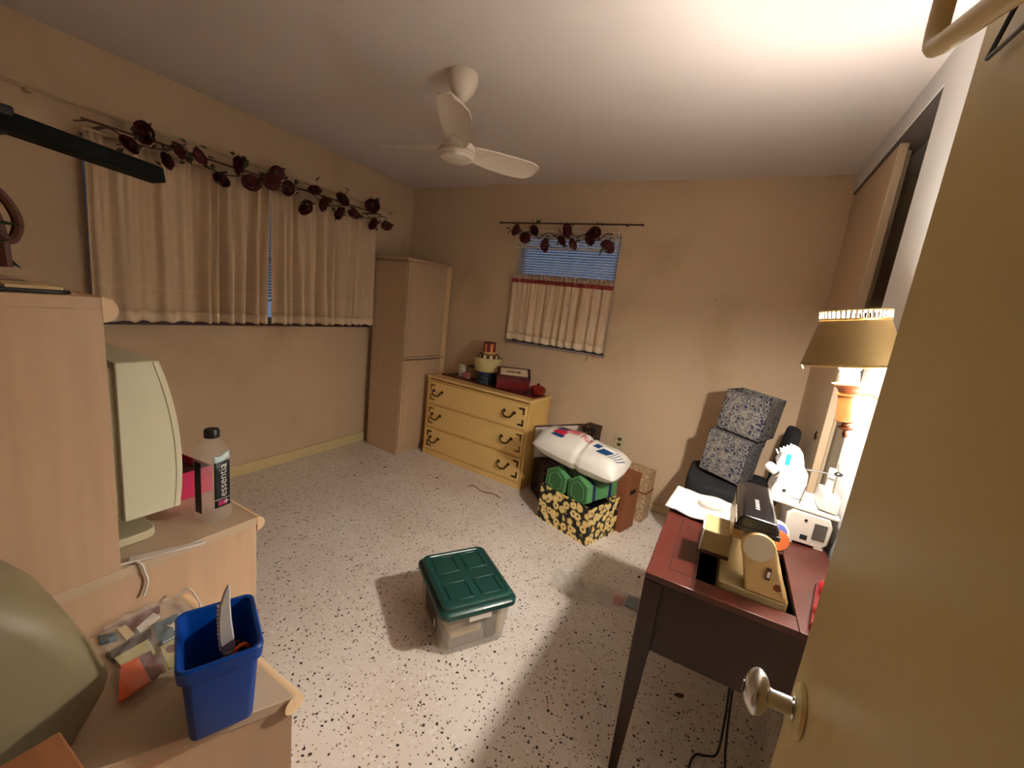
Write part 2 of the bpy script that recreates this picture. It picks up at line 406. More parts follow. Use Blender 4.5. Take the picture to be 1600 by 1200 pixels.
# entry door, standing open beside the camera
dr = sroot('door_3', 'olive-cream entry door standing open with a round metal knob', 'door', (.172, -.085, 0))
G().box(0, .036, 0, .758, .01, 2.03).build('door_leaf', 'door_paint', dr, bevel=.002)
G().lathe([(.001, 0), (.033, 0), (.034, .002), (.031, .006), (.016, .008), (.001, .008)], 28).move(Matrix.Rotation(-PI/2, 4, 'Y')).build('rose_plate', 'door_paint', dr, (0, .70, .968))
kn = G().lathe([(.001, .006), (.015, .006), (.0155, .010), (.0125, .012), (.0115, .034), (.013, .038)] + [(.030*math.sin(a), .052-.016*math.cos(a)) for a in [.55+k*(PI-.56)/12 for k in range(13)]], 32).move(Matrix.Rotation(-PI/2, 4, 'Y')).build('door_knob', 'chrome', dr, (0, .70, .968))
G().lathe([(.001, 0), (.008, 0), (.008, .002), (.001, .002)], 12).move(Matrix.Rotation(-PI/2, 4, 'Y')).build('key_button', 'brass_dark', kn, (-.0668, 0, 0))
G().box(.006, .030, .7575, .7595, .90, 1.0).build('latch_plate', 'brass_worn', dr)
for z in (.25, 1.05, 1.8): G().tube([(.042, -.002, z-.05), (.042, -.002, z+.05)], .007, 8).build('hinge', 'brass_worn', dr)

# ------------------------------------------------------------------ curtains and rods
def curtain(name, label, loc, rotz, wtop, wbot, ztop, zbot, seed, hem=.06, ntop=0, amp=.046, lean=0, top_ruffle=False):
    rnd = random.Random(seed); nf = max(5, int(wtop*13))
    ph = [rnd.uniform(0, 6.28) for _ in range(6)]
    cx = [sorted(rnd.random() for _ in range(3)) for _ in range(1)][0]
    def fn(u, z):
        t = (ztop-z)/(ztop-zbot)
        wid = wtop+(wbot-wtop)*t
        x = u*wid + lean*t + .006*math.sin(9*u+ph[4])*t
        s = u + .012*math.sin(2*PI*u*3+ph[0]) + .02*math.sin(2*PI*u*1.3+ph[5])
        a = amp*(.45+.55*t)*(0.8+.5*math.sin(5*u+ph[3]))
        fs = math.sin(2*PI*nf*s+ph[1]); fs = math.copysign(abs(fs)**.6, fs)
        y = -(a*fs + .45*amp*math.sin(2*PI*nf*.47*s+ph[2]+t*.8) + .28*amp*(1-t)*math.sin(2*PI*nf*2.3*s))
        zz = z + .006*t*math.sin(2*PI*nf*s+ph[1]+1)
        return (x, y, zz)
    t = thing(name, label, 'curtain', loc, rotz)
    nu = int(nf*14)
    G().grid(lambda u, v: fn(u, ztop+(zbot+hem-ztop)*v), nu, 16).build('drape', 'fabric_curtain', t, smooth=80, solid=.002)
    G().grid(lambda u, v: fn(u, zbot+hem*(1-v)), nu, 3).build('hem', 'fabric_hem', t, smooth=80, solid=.004)
    zs = zbot+hem+.12
    G().grid(lambda u, v: (lambda p: (p[0], p[1]-.0016, p[2]))(fn(u, zs+.004*v)), nu, 1).build('stitch_line', 'fabric_hem', t, smooth=80, solid=.002)
    if top_ruffle:
        G().grid(lambda u, v: (lambda p: (p[0], p[1]-.004, p[2]))(fn(u, ztop-.055+.032*v)), nu, 3).build('trim_band', 'fabric_red', t, smooth=80, solid=.003)
        G().grid(lambda u, v: (u*wtop, -.004-.012*math.sin(2*PI*nf*2.2*u)-.004*math.sin(60*u), ztop-.024+.042*v+.004*math.sin(2*PI*nf*1.1*u)*v), nu*2, 3).build('ruffle', 'fabric_pink', t, smooth=80, solid=.003)
    return t
# rotz=+90: local x -> world y, local y -> world -x ; so local -y folds point +x (into the room)
curtain('window_curtain', 'long cream gathered curtain on the wide window, nearer the black lamp', (XL+.095, .872, 0), PI/2, .920, .895, 2.03, 1.124, 3)
curtain('window_curtain', 'long cream gathered curtain on the wide window, nearer the tall cabinet', (XL+.095, 1.795, 0), PI/2, .905, .89, 2.03, 1.124, 5, lean=.012)
curtain('window_curtain', 'short cream cafe curtain with red trim on the small far window', (BW[0]-.002, YB-.035, 0), 0, .885, .88, 1.70, 1.155, 8, hem=.055, amp=.016, top_ruffle=True)
G().tube([(XL+.095, .865, 2.036), (XL+.095, 2.74, 2.036)], .007, 8).build('curtain_rod', 'rod_cream')
tag(bpy.data.objects['curtain_rod'], 'thin cream rod carrying the long curtains', 'curtain rod')
r = thing('curtain_rod', 'long cream wall rod above the rose garland', 'curtain rod', (XL, 0, 2.145))
G().tube([(.035, .30, 0), (.035, 2.97, 0)], .007, 10).build('rod', 'rod_cream', r)
for y in (.72, 2.93): G().box(0, .04, y-.008, y+.008, -.02, .008).build('bracket', 'rod_cream', r, bevel=.002)
r = thing('curtain_rod', 'dark brown rod wound with roses over the wide window', 'curtain rod', (XL, 0, 2.056))
G().tube([(.180, .84, 0), (.180, 2.66, .003)], .006, 10).build('rod', 'rod_brown', r)
for y in (.93, 2.60): G().box(0, .185, y-.006, y+.006, -.006, .006).build('bracket', 'rod_brown', r)
r = thing('curtain_rod', 'slim brown rod on the far wall above the small window', 'curtain rod', (0, YB, 2.125))
G().tube([(-1.945, -.05, 0), (-.74, -.05, 0)], .0065, 10).build('rod', 'rod_brown', r)
for x in (-1.94, -.74): G().ball((x, -.05, 0), .010, 10, 6).build('finial', 'rod_brown', r)
for x in (-1.80, -.86): G().box(x-.006, x+.006, -.055, 0, -.006, .006).build('bracket', 'rod_brown', r)
r = thing('curtain_rod', 'thin rod carrying the short cafe curtain', 'curtain rod', (0, YB, 1.69))
G().tube([(BW[0], -.035, 0), (BW[1], -.035, 0)], .005, 8).build('rod', 'rod_cream', r)

# ------------------------------------------------------------------ dried rose garlands
def petal_rose():
    g = G(); rnd = random.Random(2)
    g.ball((0, 0, 0), .019, 8, 5)
    for ring, (n, rad, ht, tilt) in enumerate(((3, .017, .030, .15), (5, .026, .030, .5), (5, .034, .024, .9))):
        for k in range(n):
            a = 2*PI*k/n + ring*.6; ca, sa = math.cos(a), math.sin(a)
            pts = []
            for v in range(3):
                for u in (-1, 0, 1):
                    rr = rad*(.45+.55*(v/2)) ; wv = (.016+.006*ring)*(.6 if v == 0 else 1 if v == 1 else .75)
                    zz = -.018 + ht*(v/2)**.8*math.cos(tilt)*1.2; out = rr + (.010*v/2)*math.sin(tilt) - (abs(u)*.004)
                    pts.append((ca*out - sa*u*wv, sa*out + ca*u*wv, zz + rnd.uniform(-.002, .002)))
            g.add(pts, [(0,1,4,3),(1,2,5,4),(3,4,7,6),(4,5,8,7)])
    return g.mesh('rose', 'rose_red', 60)
ROSE = petal_rose()
LEAF = G().add([(0,0,0),(.018,.012,.004),(.045,0,.0),(.018,-.012,.004)], [(0,1,2),(0,2,3)]).mesh('leaf', 'leaf_dry', 0)
def garland(name, label, roses, axis, seed, spread):
    rnd = random.Random(seed); t = thing(name, label, 'garland', roses[0])
    o = Vector(roses[0]); prs = sorted(roses, key=lambda p: p[axis])
    for p in prs:
        q = Vector(p)-o
        link_copy(ROSE, 'rose', t, q, (rnd.uniform(.6, 2.2), rnd.uniform(-.8, .8), rnd.uniform(0, 6)), rnd.uniform(1.05, 1.45))
        for k in range(6):
            d = Vector((rnd.uniform(-1, 1), rnd.uniform(-1, 1), rnd.uniform(-.8, 1)))*.05
            if axis == 1: d.x = abs(d.x)
            else: d.y = -abs(d.y)
            link_copy(LEAF, 'leaf', t, q+d, (rnd.uniform(-1, 1), rnd.uniform(-1, 1), rnd.uniform(0, 6)), rnd.uniform(.7, 1.3))
    pts = []
    lo, hi = prs[0][axis]-spread, prs[-1][axis]+.02
    for k in range(41):
        f = k/40; p = list(prs[0]); p[axis] = lo+(hi-lo)*f; p[2] = 2.025+.022*math.sin(f*34)+.01*math.sin(f*13) - (.045*max(0, .1-f)*0)
        p[1-axis] += (.02 if axis == 1 else -.02)*math.cos(f*34)
        pts.append(Vector(p)-o)
    G().tube(pts, .0035, 5).build('vine', 'stem_brown', t)
    for k in range(9):
        p = prs[int(rnd.random()*len(prs))]; q = Vector(p)-o
        e = q+Vector((0, 0, 0)); e[axis] += rnd.uniform(-.06, .06); e.z += rnd.uniform(.03, .085)
        G().tube([q, (q+e)/2+Vector((0, 0, .01)), e], .002, 5).build('twig', 'stem_brown', t)
        link_copy(LEAF, 'leaf', t, e, (rnd.uniform(-1, 1), rnd.uniform(-1, 1), rnd.uniform(0, 6)), .9)
    return t
RL = [(1.063,2.079),(1.001,2.001),(1.148,1.975),(1.217,2.047),(1.307,2.05),(1.503,2.069),(1.42,1.965),(1.583,1.995),(1.7,2.037),(1.827,2.034),(1.741,2.099),(1.94,1.94),(2.021,2.077),(2.088,2.002),(2.24,2.073),(2.236,1.974),(2.36,1.996),(2.525,2.099),(2.562,1.965),(2.7,1.98)]
garland('rose_garland', 'long dried garland of dark red roses over the wide window', [(XL+.195+.012*((k*7) % 3), y, z) for k, (y, z) in enumerate(RL)], 1, 4, .2)
RB = [(-1.749,2.054),(-1.568,2.053),(-1.649,1.996),(-1.465,1.943),(-1.321,1.985),(-1.291,2.06),(-1.23,1.962),(-1.095,2.008),(-1.064,2.05),(-.951,1.953)]
garland('rose_garland', 'short dried garland of dark red roses over the small far window', [(x, YB-.118-.008*((k*5) % 3), z) for k, (x, z) in enumerate(RB)], 0, 6, .06)
# white scroll wire valance on the small window
t = thing('wire_valance', 'white scrolled wire valance behind the roses on the small window', 'valance', (0, YB-.058, 0))
g = G()
n = 8
for k in range(n):
    xc = BW[0]+.03+(BW[1]-BW[0]-.04)*(k+.5)/n
    g.tube([(xc+.055*math.cos(a)*(1-.05*a/3), 0, 1.985+.055*math.sin(a)*(1-.05*a/3)) for a in [j*2*PI/18 for j in range(19)]], .0042, 6)
    g.tube([(xc+.028*math.cos(a)*(1-a/9), 0, 1.962+.028*math.sin(a)*(1-a/9)) for a in [j*2*PI/12 for j in range(15)]], .0036, 6)
g.tube([(BW[0]-.02, 0, 2.065), (BW[1]+.01, 0, 2.065)], .003, 6); g.tube([(BW[0], 0, 1.93), (BW[1], 0, 1.93)], .0042, 6)
g.build('scroll_wire', 'wire_white', t)
for x in (BW[0]-.005, BW[1]-.01):
    G().tube([(x, 0, 2.09), (x+.012, 0, 2.0), (x-.004, -.004, 1.94), (x-.03, -.006, 1.915), (x-.052, -.004, 1.935)], .003, 6).build('end_scroll', 'wire_white', t)
    G().tube([(x, 0, 2.065), (x, .05, 2.065)], .003, 6).build('hook', 'wire_white', t)
t = thing('blind_cord', 'thin white pull cord with a tassel under the small window', 'cord', (-1.67, YB-.012, 0))
G().tube([(0, -.045, 2.03), (-.012, -.05, 1.75), (-.02, -.05, 1.6)], .002, 5).build('pull_cord', 'wire_white', t)
t = tag(G().tube([(0, 0, .06), (.003, -.002, .02), (-.004, -.003, 0), (-.01, -.003, .006)], .0025, 6).build('cord_hook', 'brass_worn', None, (-1.02, YB-.006, 1.075)), 'tiny bent hook on the wall under the small window', 'hook')
G().tube([(0, 0, 0), (0, -.02, .003)], .003, 6).build('wall_nail', 'brass_dark', None, (-.167, YB, 1.642))
tag(bpy.data.objects['wall_nail'], 'dark nail stuck in the bare far wall', 'nail')
t = thing('wall_outlet', 'cream wall outlet low on the far wall behind the white bag', 'outlet', (-.649, YB, .479))
G().box(-.036, .036, -.006, 0, -.058, .058).build('cover_plate', 'beige_dark', t, bevel=.002)
for z in (-.022, .022): G().prism(rrect(-.016, .016, z-.013, z+.013, .008), -.0085, -.005, 'y').build('socket', 'brass_worn', t)

# ------------------------------------------------------------------ ceiling fan
t = thing('ceiling_fan', 'white three-bladed ceiling fan hanging from the ceiling', 'fan', (-1.29, 1.668, 0), .0)
G().lathe([(.001, 2.44), (.066, 2.44), (.068, 2.425), (.066, 2.405), (.052, 2.365), (.034, 2.345), (.026, 2.33), (.016, 2.322), (.001, 2.32)], 28).build('canopy', 'fan_white', t)
G().tube([(0, 0, 2.34), (0, 0, 2.13)], .010, 12).build('downrod', 'fan_white', t)
mo = G().lathe([(.001, 2.165), (.045, 2.163), (.07, 2.150), (.083, 2.140), (.086, 2.120), (.086, 2.098), (.078, 2.096), (.074, 2.084), (.052, 2.072), (.001, 2.070)], 32).build('motor', 'fan_white', t)
G().lathe([(.0865, 2.116), (.0885, 2.114), (.0885, 2.108), (.0865, 2.106)], 32, cap=False).build('motor_ring', 'beige_dark', mo)
prof = [(.075, -.042, .042), (.12, -.05, .055), (.2, -.058, .068), (.3, -.062, .074), (.38, -.06, .074), (.43, -.05, .066), (.455, -.03, .04), (.462, -.01, .012)]
def blade_rings(dz):
    out = []
    for x, a, b_ in prof: out.append([(x, a+(b_-a)*k/6, -math.tan(math.radians(19))*(a+(b_-a)*k/6)+dz+.010*math.sin(PI*k/6)+.018*(x/.46)**2) for k in range(7)])
    return out
top, bot = blade_rings(.004), blade_rings(-.002)
rings = [tp + bt[::-1] for tp, bt in zip(top, bot)]
bme = G().loft(rings).mesh('blade', 'fan_white', 40)
ame = G().box(.055, .13, -.028, .028, -.006, .004).mesh('blade_arm', 'fan_white', 0)
sme = G().lathe([(.001, -.006), (.006, -.005), (.006, .002), (.001, .002)], 10).mesh('screw', 'brass_dark')
for a in (63, 188, 303):
    bl = link_copy(bme, 'blade', t, (0, 0, 2.128), (0, 0, math.radians(a)))
    link_copy(ame, 'blade_arm', bl, (0, 0, 0), (math.radians(-19), 0, 0))
    for x, y in ((.095, -.015), (.095, .018), (.12, .002)): link_copy(sme, 'screw', bl, (x, y, .0015-math.tan(math.radians(19))*y))

# ------------------------------------------------------------------ tall taupe cabinet in the corner
rz = math.radians(-5)
t = thing('tall_cabinet', 'tall taupe two-door cabinet standing in the far corner', 'cabinet', (-2.466, 2.672, 0), rz)
W_, D_, H_ = .42, .53, 1.715        # local: x from -W to 0 (front at x=0 faces +x), y 0..D
g = G().box(-W_, -.012, 0, .02, 0, H_).box(-W_, -.012, D_-.02, D_, 0, H_).box(-W_, -.012, 0, D_, H_-.025, H_).box(-W_, -W_+.01, 0, D_, 0, H_).box(-W_, -.02, .02, D_-.02, 0, .06).box(-W_, -.02, .02, D_-.02, .86, .90)
g.build('body', 'taupe_wood', t, bevel=.002)
G().box(-W_-.004, .004, -.006, D_+.004, H_, H_+.018).build('cabinet_top', 'taupe_wood', t, bevel=.004)
for za, zb, hz in ((.065, .865, .74), (.90, 1.70, 1.0)):
    dd = G().box(-.012, .006, .004, D_-.07, za, zb).build('door', 'taupe_wood', t, bevel=.003)
    G().box(.006, .0105, .03, D_-.10, za+.03, zb-.03).build('raised_panel', 'taupe_wood', dd, bevel=.004)
G().box(-.012, .004, D_-.065, D_, .0, H_).build('face_stile', 'maple_edge', t, bevel=.002)
G().box(-.012, .012, .004, D_-.03, .868, .897).build('middle_rail', 'taupe_wood', t, bevel=.004)
G().box(-.002, .014, .01, D_-.08, .872, .880).build('finger_groove', 'tin_brown', t)

# ------------------------------------------------------------------ yellow dresser
drz = math.radians(-4.3)
DX, DY = -2.353, 2.9
t = thing('dresser', 'yellow painted three-drawer dresser with dark campaign handles under the small window', 'dresser', (DX, DY-.012, 0), drz)
W_, D_, H_ = 1.085, .33, .745
t.location = (DX, DY, 0)
g = G().box(0, .02, 0, D_, 0, H_-.02).box(W_-.02, W_, 0, D_, 0, H_-.02).box(0, W_, D_-.01, D_, .03, H_-.02).box(.02, W_-.02, .012, D_, .03, .05)
for z in (.055, .272, .492, .706): g.box(.02, W_-.02, .004, .05, z-.008, z+.006)
g.build('body', 'yellow_edge', t, bevel=.002)
G().box(-.004, W_+.004, -.008, D_+.003, H_-.02, H_).build('dresser_top', 'yellow_paint', t, bevel=.003)
G().box(.02, W_-.02, .006, .02, .0, .05).build('plinth', 'yellow_paint', t, bevel=.002)
br = G()
brm = G().box(0, .052, -.003, 0, 0, .014).box(0, .014, -.003, 0, 0, .052).mesh('corner_bracket', 'brass_dark', 0)
brw = G().box(0, .052, -.003, 0, 0, .014).box(0, .014, -.003, 0, 0, .052).mesh('corner_bracket', 'brass_worn', 0)
hd = G().tube([(-.048, 0, 0), (-.048, -.018, 0), (-.046, -.026, -.014), (-.030, -.030, -.034), (0, -.031, -.040), (.030, -.030, -.034), (.046, -.026, -.014), (.048, -.018, 0), (.048, 0, 0)], .0065, 8)
for sx in (-1, 1):
    ro = G().lathe([(.001, 0), (.014, 0), (.014, .004), (.008, .007), (.001, .007)], 12).move(Matrix.Translation((.048*sx, 0, 0)) @ Matrix.Rotation(PI/2, 4, 'X')); hd.add(ro.v, ro.f)
hdm = hd.mesh('handle', 'brass_dark')
for k, (za, zb) in enumerate(((.065, .262), (.281, .482), (.500, .696))):
    d = G().box(.024, W_-.024, -.006, .012, za, zb).build('drawer', 'yellow_paint', t, bevel=.003)
    for x in (.135, W_-.185): link_copy(hdm, 'handle', d, (x, -.006, (za+zb)/2+.02))
    for x, sx in ((.045, 1), (W_-.045, -1)):
        wm = brw if (sx == 1 and k > 0) or k == 1 else brm
        link_copy(wm, 'corner_bracket', d, (x, -.006, za+.028), (0, 0, 0), (sx, 1, 1))
        link_copy(wm, 'corner_bracket', d, (x, -.006, zb-.022), (0, 0, 0), (sx, 1, -1))
def on_dresser(x, y, z=0):           # a point on the dresser top: x along its front, y back from its front edge
    c, s = math.cos(drz), math.sin(drz)
    return (DX+x*c-y*s, DY+x*s+y*c, .745+z)
o = G().prism([(.05, .12), (1.06, .085), (1.075, .245), (.09, .29)], 0, .012).build('runner_board', 'burgundy_dark', None, on_dresser(0, 0, .0005), (0, 0, drz), bevel=.002)
tag(o, 'flat dark red board lying along the dresser top', 'board')
P0 = .0130
o = thing('floral_cup', 'white cup with a worn floral print at the dresser end', 'cup', on_dresser(.215, .215, P0))
G().lathe([(.001, 0), (.036, 0), (.038, .005), (.038, .105), (.035, .105), (.035, .01), (.001, .01)], 20).build('cup_body', 'floral_white', o)
o = thing('jar', 'dark-lidded jar behind the pink block on the dresser', 'jar', on_dresser(.30, .245, P0))
G().lathe([(.001, 0), (.034, 0), (.036, .01), (.036, .085), (.03, .095), (.001, .095)], 20).build('jar_body', 'lace_tan', o)
G().lathe([(.001, .095), (.036, .095), (.036, .112), (.001, .112)], 20).build('lid', 'tin_brown', o)
mat('dusty_pink', (190, 120, 110), .7)
o = tag(G().box(-.03, .03, -.02, .02, 0, .055).build('pink_block', 'dusty_pink', None, on_dresser(.305, .165, P0), (0, 0, -.2), bevel=.004), 'small dusty pink block beside the floral cup', 'box')
# dark blue round box, cream basket on it, striped tins on top
cxy = (.51, .185)
o = thing('round_box', 'dark blue floral round box under the cream basket', 'box', on_dresser(*cxy, P0))
G().lathe([(.001, 0), (.086, 0), (.086, .100), (.001, .100)], 28).build('box_body', 'floral_blue', o)
G().lathe([(.087, .076), (.0885, .077), (.0885, .101), (.001, .101), (.001, .1002), (.087, .1002)], 28, cap=False).build('lid', 'navy', o)
o = thing('cream_basket', 'round cream mottled basket stacked on the dark blue box', 'basket', on_dresser(*cxy, P0+.1015))
G().lathe([(.001, 0), (.098, 0), (.112, .01), (.128, .120), (.124, .125), (.117, .120), (.102, .012), (.001, .012)], 32).build('basket_body', 'pot_cream', o)
g = G()
for k in range(20):
    a = 2*PI*k/20
o = thing('striped_tin', 'brown and cream striped round tin inside the cream basket', 'tin', on_dresser(*cxy, P0+.1145))
n = 20
for k in range(n):
    a0, a1 = 2*PI*k/n, 2*PI*(k+1)/n; rr = .088
    seg = [(rr*math.cos(a0+(a1-a0)*j/2), rr*math.sin(a0+(a1-a0)*j/2)) for j in range(3)]
    G().prism(seg+[(.93*x, .93*y) for x, y in seg[::-1]], 0, .135).build('stripe', 'cream_paper' if k % 2 else 'tin_brown', o)
G().lathe([(.001, 0), (.083, 0), (.083, .138), (.001, .138)], 24).build('tin_core', 'tin_brown', o)
o = thing('striped_tin', 'small red and gold striped tin topping the stack on the dresser', 'tin', on_dresser(*cxy, P0+.2530))
G().lathe([(.001, 0), (.06, 0), (.062, .004), (.062, .022), (.056, .024), (.001, .024)], 28).build('gold_rim', 'tin_gold', o)
for k in range(24):
    a0, a1 = 2*PI*k/24, 2*PI*(k+1)/24; rr = .054
    seg = [(rr*math.cos(a), rr*math.sin(a)) for a in (a0, (a0+a1)/2, a1)]
    G().prism(seg+[(.9*x, .9*y) for x, y in seg[::-1]], .024, .094).build('stripe', ('tin_red', 'tin_gold', 'tin_red', 'burgundy')[k % 4], o)
G().lathe([(.001, .024), (.05, .024), (.05, .090), (.001, .090)], 24).build('tin_core', 'tin_brown', o)
G().lathe([(.001, .092), (.056, .092), (.056, .100), (.05, .103), (.001, .103)], 28).build('lid', 'burgundy', o)
# red gift box
o = thing('gift_box', 'dark red box with a cream label on its lid', 'box', on_dresser(.783, .185, P0+.036), rot=(math.radians(17), 0, drz+math.radians(34)))
G().box(-.135, .135, -.085, .085, 0, .085).build('box_body', 'burgundy', o, bevel=.002)
li = G().box(-.138, .138, -.088, .088, .085, .118).build('lid', 'burgundy_dark', o, bevel=.002)
G().box(-.112, .112, -.064, .064, .118, .1195).build('label_panel', 'cream_paper', li)
G().prism([(-.06, -.012), (.035, -.01), (.035, -.03), (.06, 0), (.035, .022), (.035, .008), (-.06, .006)], .1195, .1205).build('ribbon_mark', 'tin_brown', li)
o = thing('red_cloth', 'crumpled dark red cloth under the red box', 'cloth', on_dresser(.815, .165, P0))
G().grid(lambda u, v: ((u-.5)*.22, (v-.5)*.17, .0065+.004*math.sin(14*u+3*v)*math.sin(9*v)), 16, 8).build('cloth_sheet', 'burgundy', o, rot=(0, 0, drz+.05), smooth=80, solid=.003)
o = thing('red_bowl', 'small red ridged glass bowl at the right of the red box', 'bowl', on_dresser(1.02, .20, P0))
g = G(); n = 32
g.loft([[(r_*(1+.05*math.cos(8*2*PI*i/n))*math.cos(2*PI*i/n), r_*(1+.05*math.cos(8*2*PI*i/n))*math.sin(2*PI*i/n), z) for i in range(n)] for r_, z in ((.03, 0), (.05, .006), (.066, .03), (.066, .05), (.05, .068), (.03, .074), (.012, .076))])
g.build('bowl_body', 'red_glass', o)
G().ball((0, 0, .083), .013, 12, 6).build('knob', 'red_glass', o)

# ------------------------------------------------------------------ wall lamp (the light of the room)
LX, LY = .325, 1.45
lt = math.radians(-8.5)
t = thing('wall_lamp', 'lit wall lamp with a brass shade and candle tube beside the closet', 'lamp', (LX, LY, 1.195), rot=(0, lt, 0))
G().lathe([(.001, 0), (.006, .002), (.007, .012), (.004, .02), (.016, .024), (.019, .030), (.010, .036), (.010, .042), (.020, .046), (.001, .047)], 20).build('finial', 'lamp_copper', t)
G().lathe([(.022, .046), (.026, .049), (.023, .054), (.0225, .118), (.026, .121), (.026, .126), (.020, .128), (.001, .128), (.001, .046)], 24, cap=False).build('barrel', 'lamp_wood', t)
G().lathe([(.020, .128), (.022, .130), (.026, .140), (.038, .150), (.039, .154), (.020, .156), (.001, .156)], 24, cap=False).build('drip_cup', 'lamp_copper', t)
G().lathe([(.001, .154), (.0225, .154), (.0225, .184), (.018, .187), (.001, .187)], 20).build('candle_tube', 'candle', t)
G().tube([(.0, -.023, .19), (.002, -.036, .192), (.006, -.040, .196)], .0028, 6).build('switch', 'brass_dark', t)
G().lathe([(.001, .188), (.020, .189), (.026, .197), (.027, .214), (.025, .234), (.018, .260), (.016, .290), (.010, .302), (.001, .304)], 16).build('bulb', 'bulb_glow', t)
sh = G().lathe([(.114, .209), (.0765, .330), (.0755, .330), (.113, .209)], 48, cap=False)
sh.f += [(3*48+i, 3*48+(i+1) % 48, (i+1) % 48, i) for i in range(48)]
sh.build('lamp_shade', ['brass'], t)
G().lathe([(.1125, .2110), (.0752, .3275)], 48, cap=False).build('shade_lining', 'shade_inside', t, smooth=80)
G().lathe([(.1145, .205), (.1165, .208), (.1145, .212), (.1115, .209)], 48, cap=False).build('lower_rim', 'brass_bright', t)
gal = [(.0775, .329), (.0795, .332), (.0775, .335), (.0745, .332)]
G().lathe(gal, 48, cap=False).build('gallery_ring', 'brass_bright', t); G().lathe([(r_, z+.022) for r_, z in gal], 48, cap=False).build('gallery_ring', 'brass', t)
pm = G().box(-.0022, .0022, -.001, .001, 0, .019).mesh('gallery_post', 'white_bright', 0)
for k in range(44): a = 2*PI*k/44; link_copy(pm, 'gallery_post', t, (.0775*math.cos(a), .0775*math.sin(a), .333), (0, 0, a+PI/2))
for k in range(3):
    a = 2*PI*k/3+.4; G().tube([(.02*math.cos(a), .02*math.sin(a), .201), (.112*math.cos(a), .112*math.sin(a), .210)], .002, 5).build('shade_spider', 'brass_bright', t)
for a in (PI*.98, PI*1.6): G().tube([(.112*math.cos(a), .112*math.sin(a), .203), (.108*math.cos(a), .108*math.sin(a), .193)], .002, 5).build('rim_peg', 'brass_bright', t)
G().tube([(.024, 0, .124), (.05, -.004, .126), (.068, -.012, .112), (.085, -.02, .094), (.1085, -.022, .093)], .0035, 8).build('wall_arm', 'brass_bright', t)
if HALL:
    ld = bpy.data.lights.new('hall_light', 'POINT'); ld.energy = HALL; ld.shadow_soft_size = .12; ld.color = (1, .82, .6)
    lo = bpy.data.objects.new('hall_light', ld); C.objects.link(lo); lo.location = (-.3, -.95, 2.25)

# hangers hooked over the door
t = thing('door_rack', 'beige bent tube rack hooked over the open door', 'rack', (.123, .63, 1.765))
rk = [(.085, 0, .295), (.07, 0, .297), (.03, 0, .296), (.006, 0, .287), (0, 0, .265), (0, 0, .18), (0, 0, .06), (0, -.001, .022), (0, -.006, .006), (0, -.016, -.002), (0, -.03, -.008), (0, -.15, -.047), (0, -.34, -.110)]
G().tube(rk, .0098, 12).build('bent_tube', 'hanger_beige', t)
G().tube([(.085, -.30, .295), (.03, -.30, .296), (.006, -.30, .287), (0, -.30, .265), (0, -.30, .10), (0, -.30, -.098)], .0098, 12).build('second_post', 'hanger_beige', t)
t = thing('wire_hanger', 'thin black wire hanger against the open door', 'hanger', (.164, .55, 1.72))
A = Vector((.164, .615, 1.746)); Bv = Vector((.164, .25, 1.705)); Ctop = Vector((.164, .43, 1.90))
def on2(v): return v-Vector((.163, .55, 1.72))
G().tube([on2(A), on2((A+Ctop)/2), on2(Ctop), on2((Bv+Ctop)/2), on2(Bv), on2((A+Bv)/2), on2(A)], .0022, 6).build('hanger_loop', 'black', t)
G().tube([on2(Ctop), on2(Ctop+Vector((0, 0, .06))), on2(Ctop+Vector((.0, .0, .135))), on2(Ctop+Vector((.02, 0, .139)))], .0022, 6).build('hook', 'black', t)

# ------------------------------------------------------------------ sewing table
TX0, TX1, TY0, TY1, TZ = -.098, .425, 1.185, 1.92, .73
t = thing('sewing_table', 'dark mahogany sewing table with tapered legs against the right wall', 'table', (0, 0, 0))
OX0, OX1, OY0, OY1 = .035, .285, 1.250, 1.60      # machine opening
g = G().box(TX0, OX0, TY0, TY1, TZ-.02, TZ).box(OX1, TX1, TY0, TY1, TZ-.02, TZ).box(OX0, OX1, TY0, OY0, TZ-.02, TZ).box(OX0, OX1, OY1, TY1, TZ-.02, TZ)
g.build('table_top', 'mahogany', t, bevel=.002)
G().box(-.041, -.039, OY0, 1.86, TZ, TZ+.0006).build('leaf_seam', 'dark_slot', t, smooth=0)
G().box(-.04, OX0, OY0-.002, OY0, TZ, TZ+.0006).build('leaf_seam', 'dark_slot', t, smooth=0)
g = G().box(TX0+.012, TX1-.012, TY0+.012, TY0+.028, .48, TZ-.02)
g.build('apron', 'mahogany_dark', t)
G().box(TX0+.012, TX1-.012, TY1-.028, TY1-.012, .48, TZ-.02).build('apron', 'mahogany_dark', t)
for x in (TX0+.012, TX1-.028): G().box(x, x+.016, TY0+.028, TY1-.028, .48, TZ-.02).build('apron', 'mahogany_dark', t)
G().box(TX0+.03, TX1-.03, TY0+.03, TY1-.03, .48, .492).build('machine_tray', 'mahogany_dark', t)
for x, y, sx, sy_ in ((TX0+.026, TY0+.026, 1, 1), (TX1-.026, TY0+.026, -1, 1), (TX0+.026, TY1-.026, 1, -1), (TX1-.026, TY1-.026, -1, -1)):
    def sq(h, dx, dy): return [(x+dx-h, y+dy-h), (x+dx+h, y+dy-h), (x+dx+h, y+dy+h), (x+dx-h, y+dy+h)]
    G().loft([ring3(sq(.013, -.010*sx, -.010*sy_), 0), ring3(sq(.026, 0, 0), .48), ring3(sq(.026, 0, 0), TZ-.021)]).build('leg', 'mahogany_dark', t, bevel=.002)
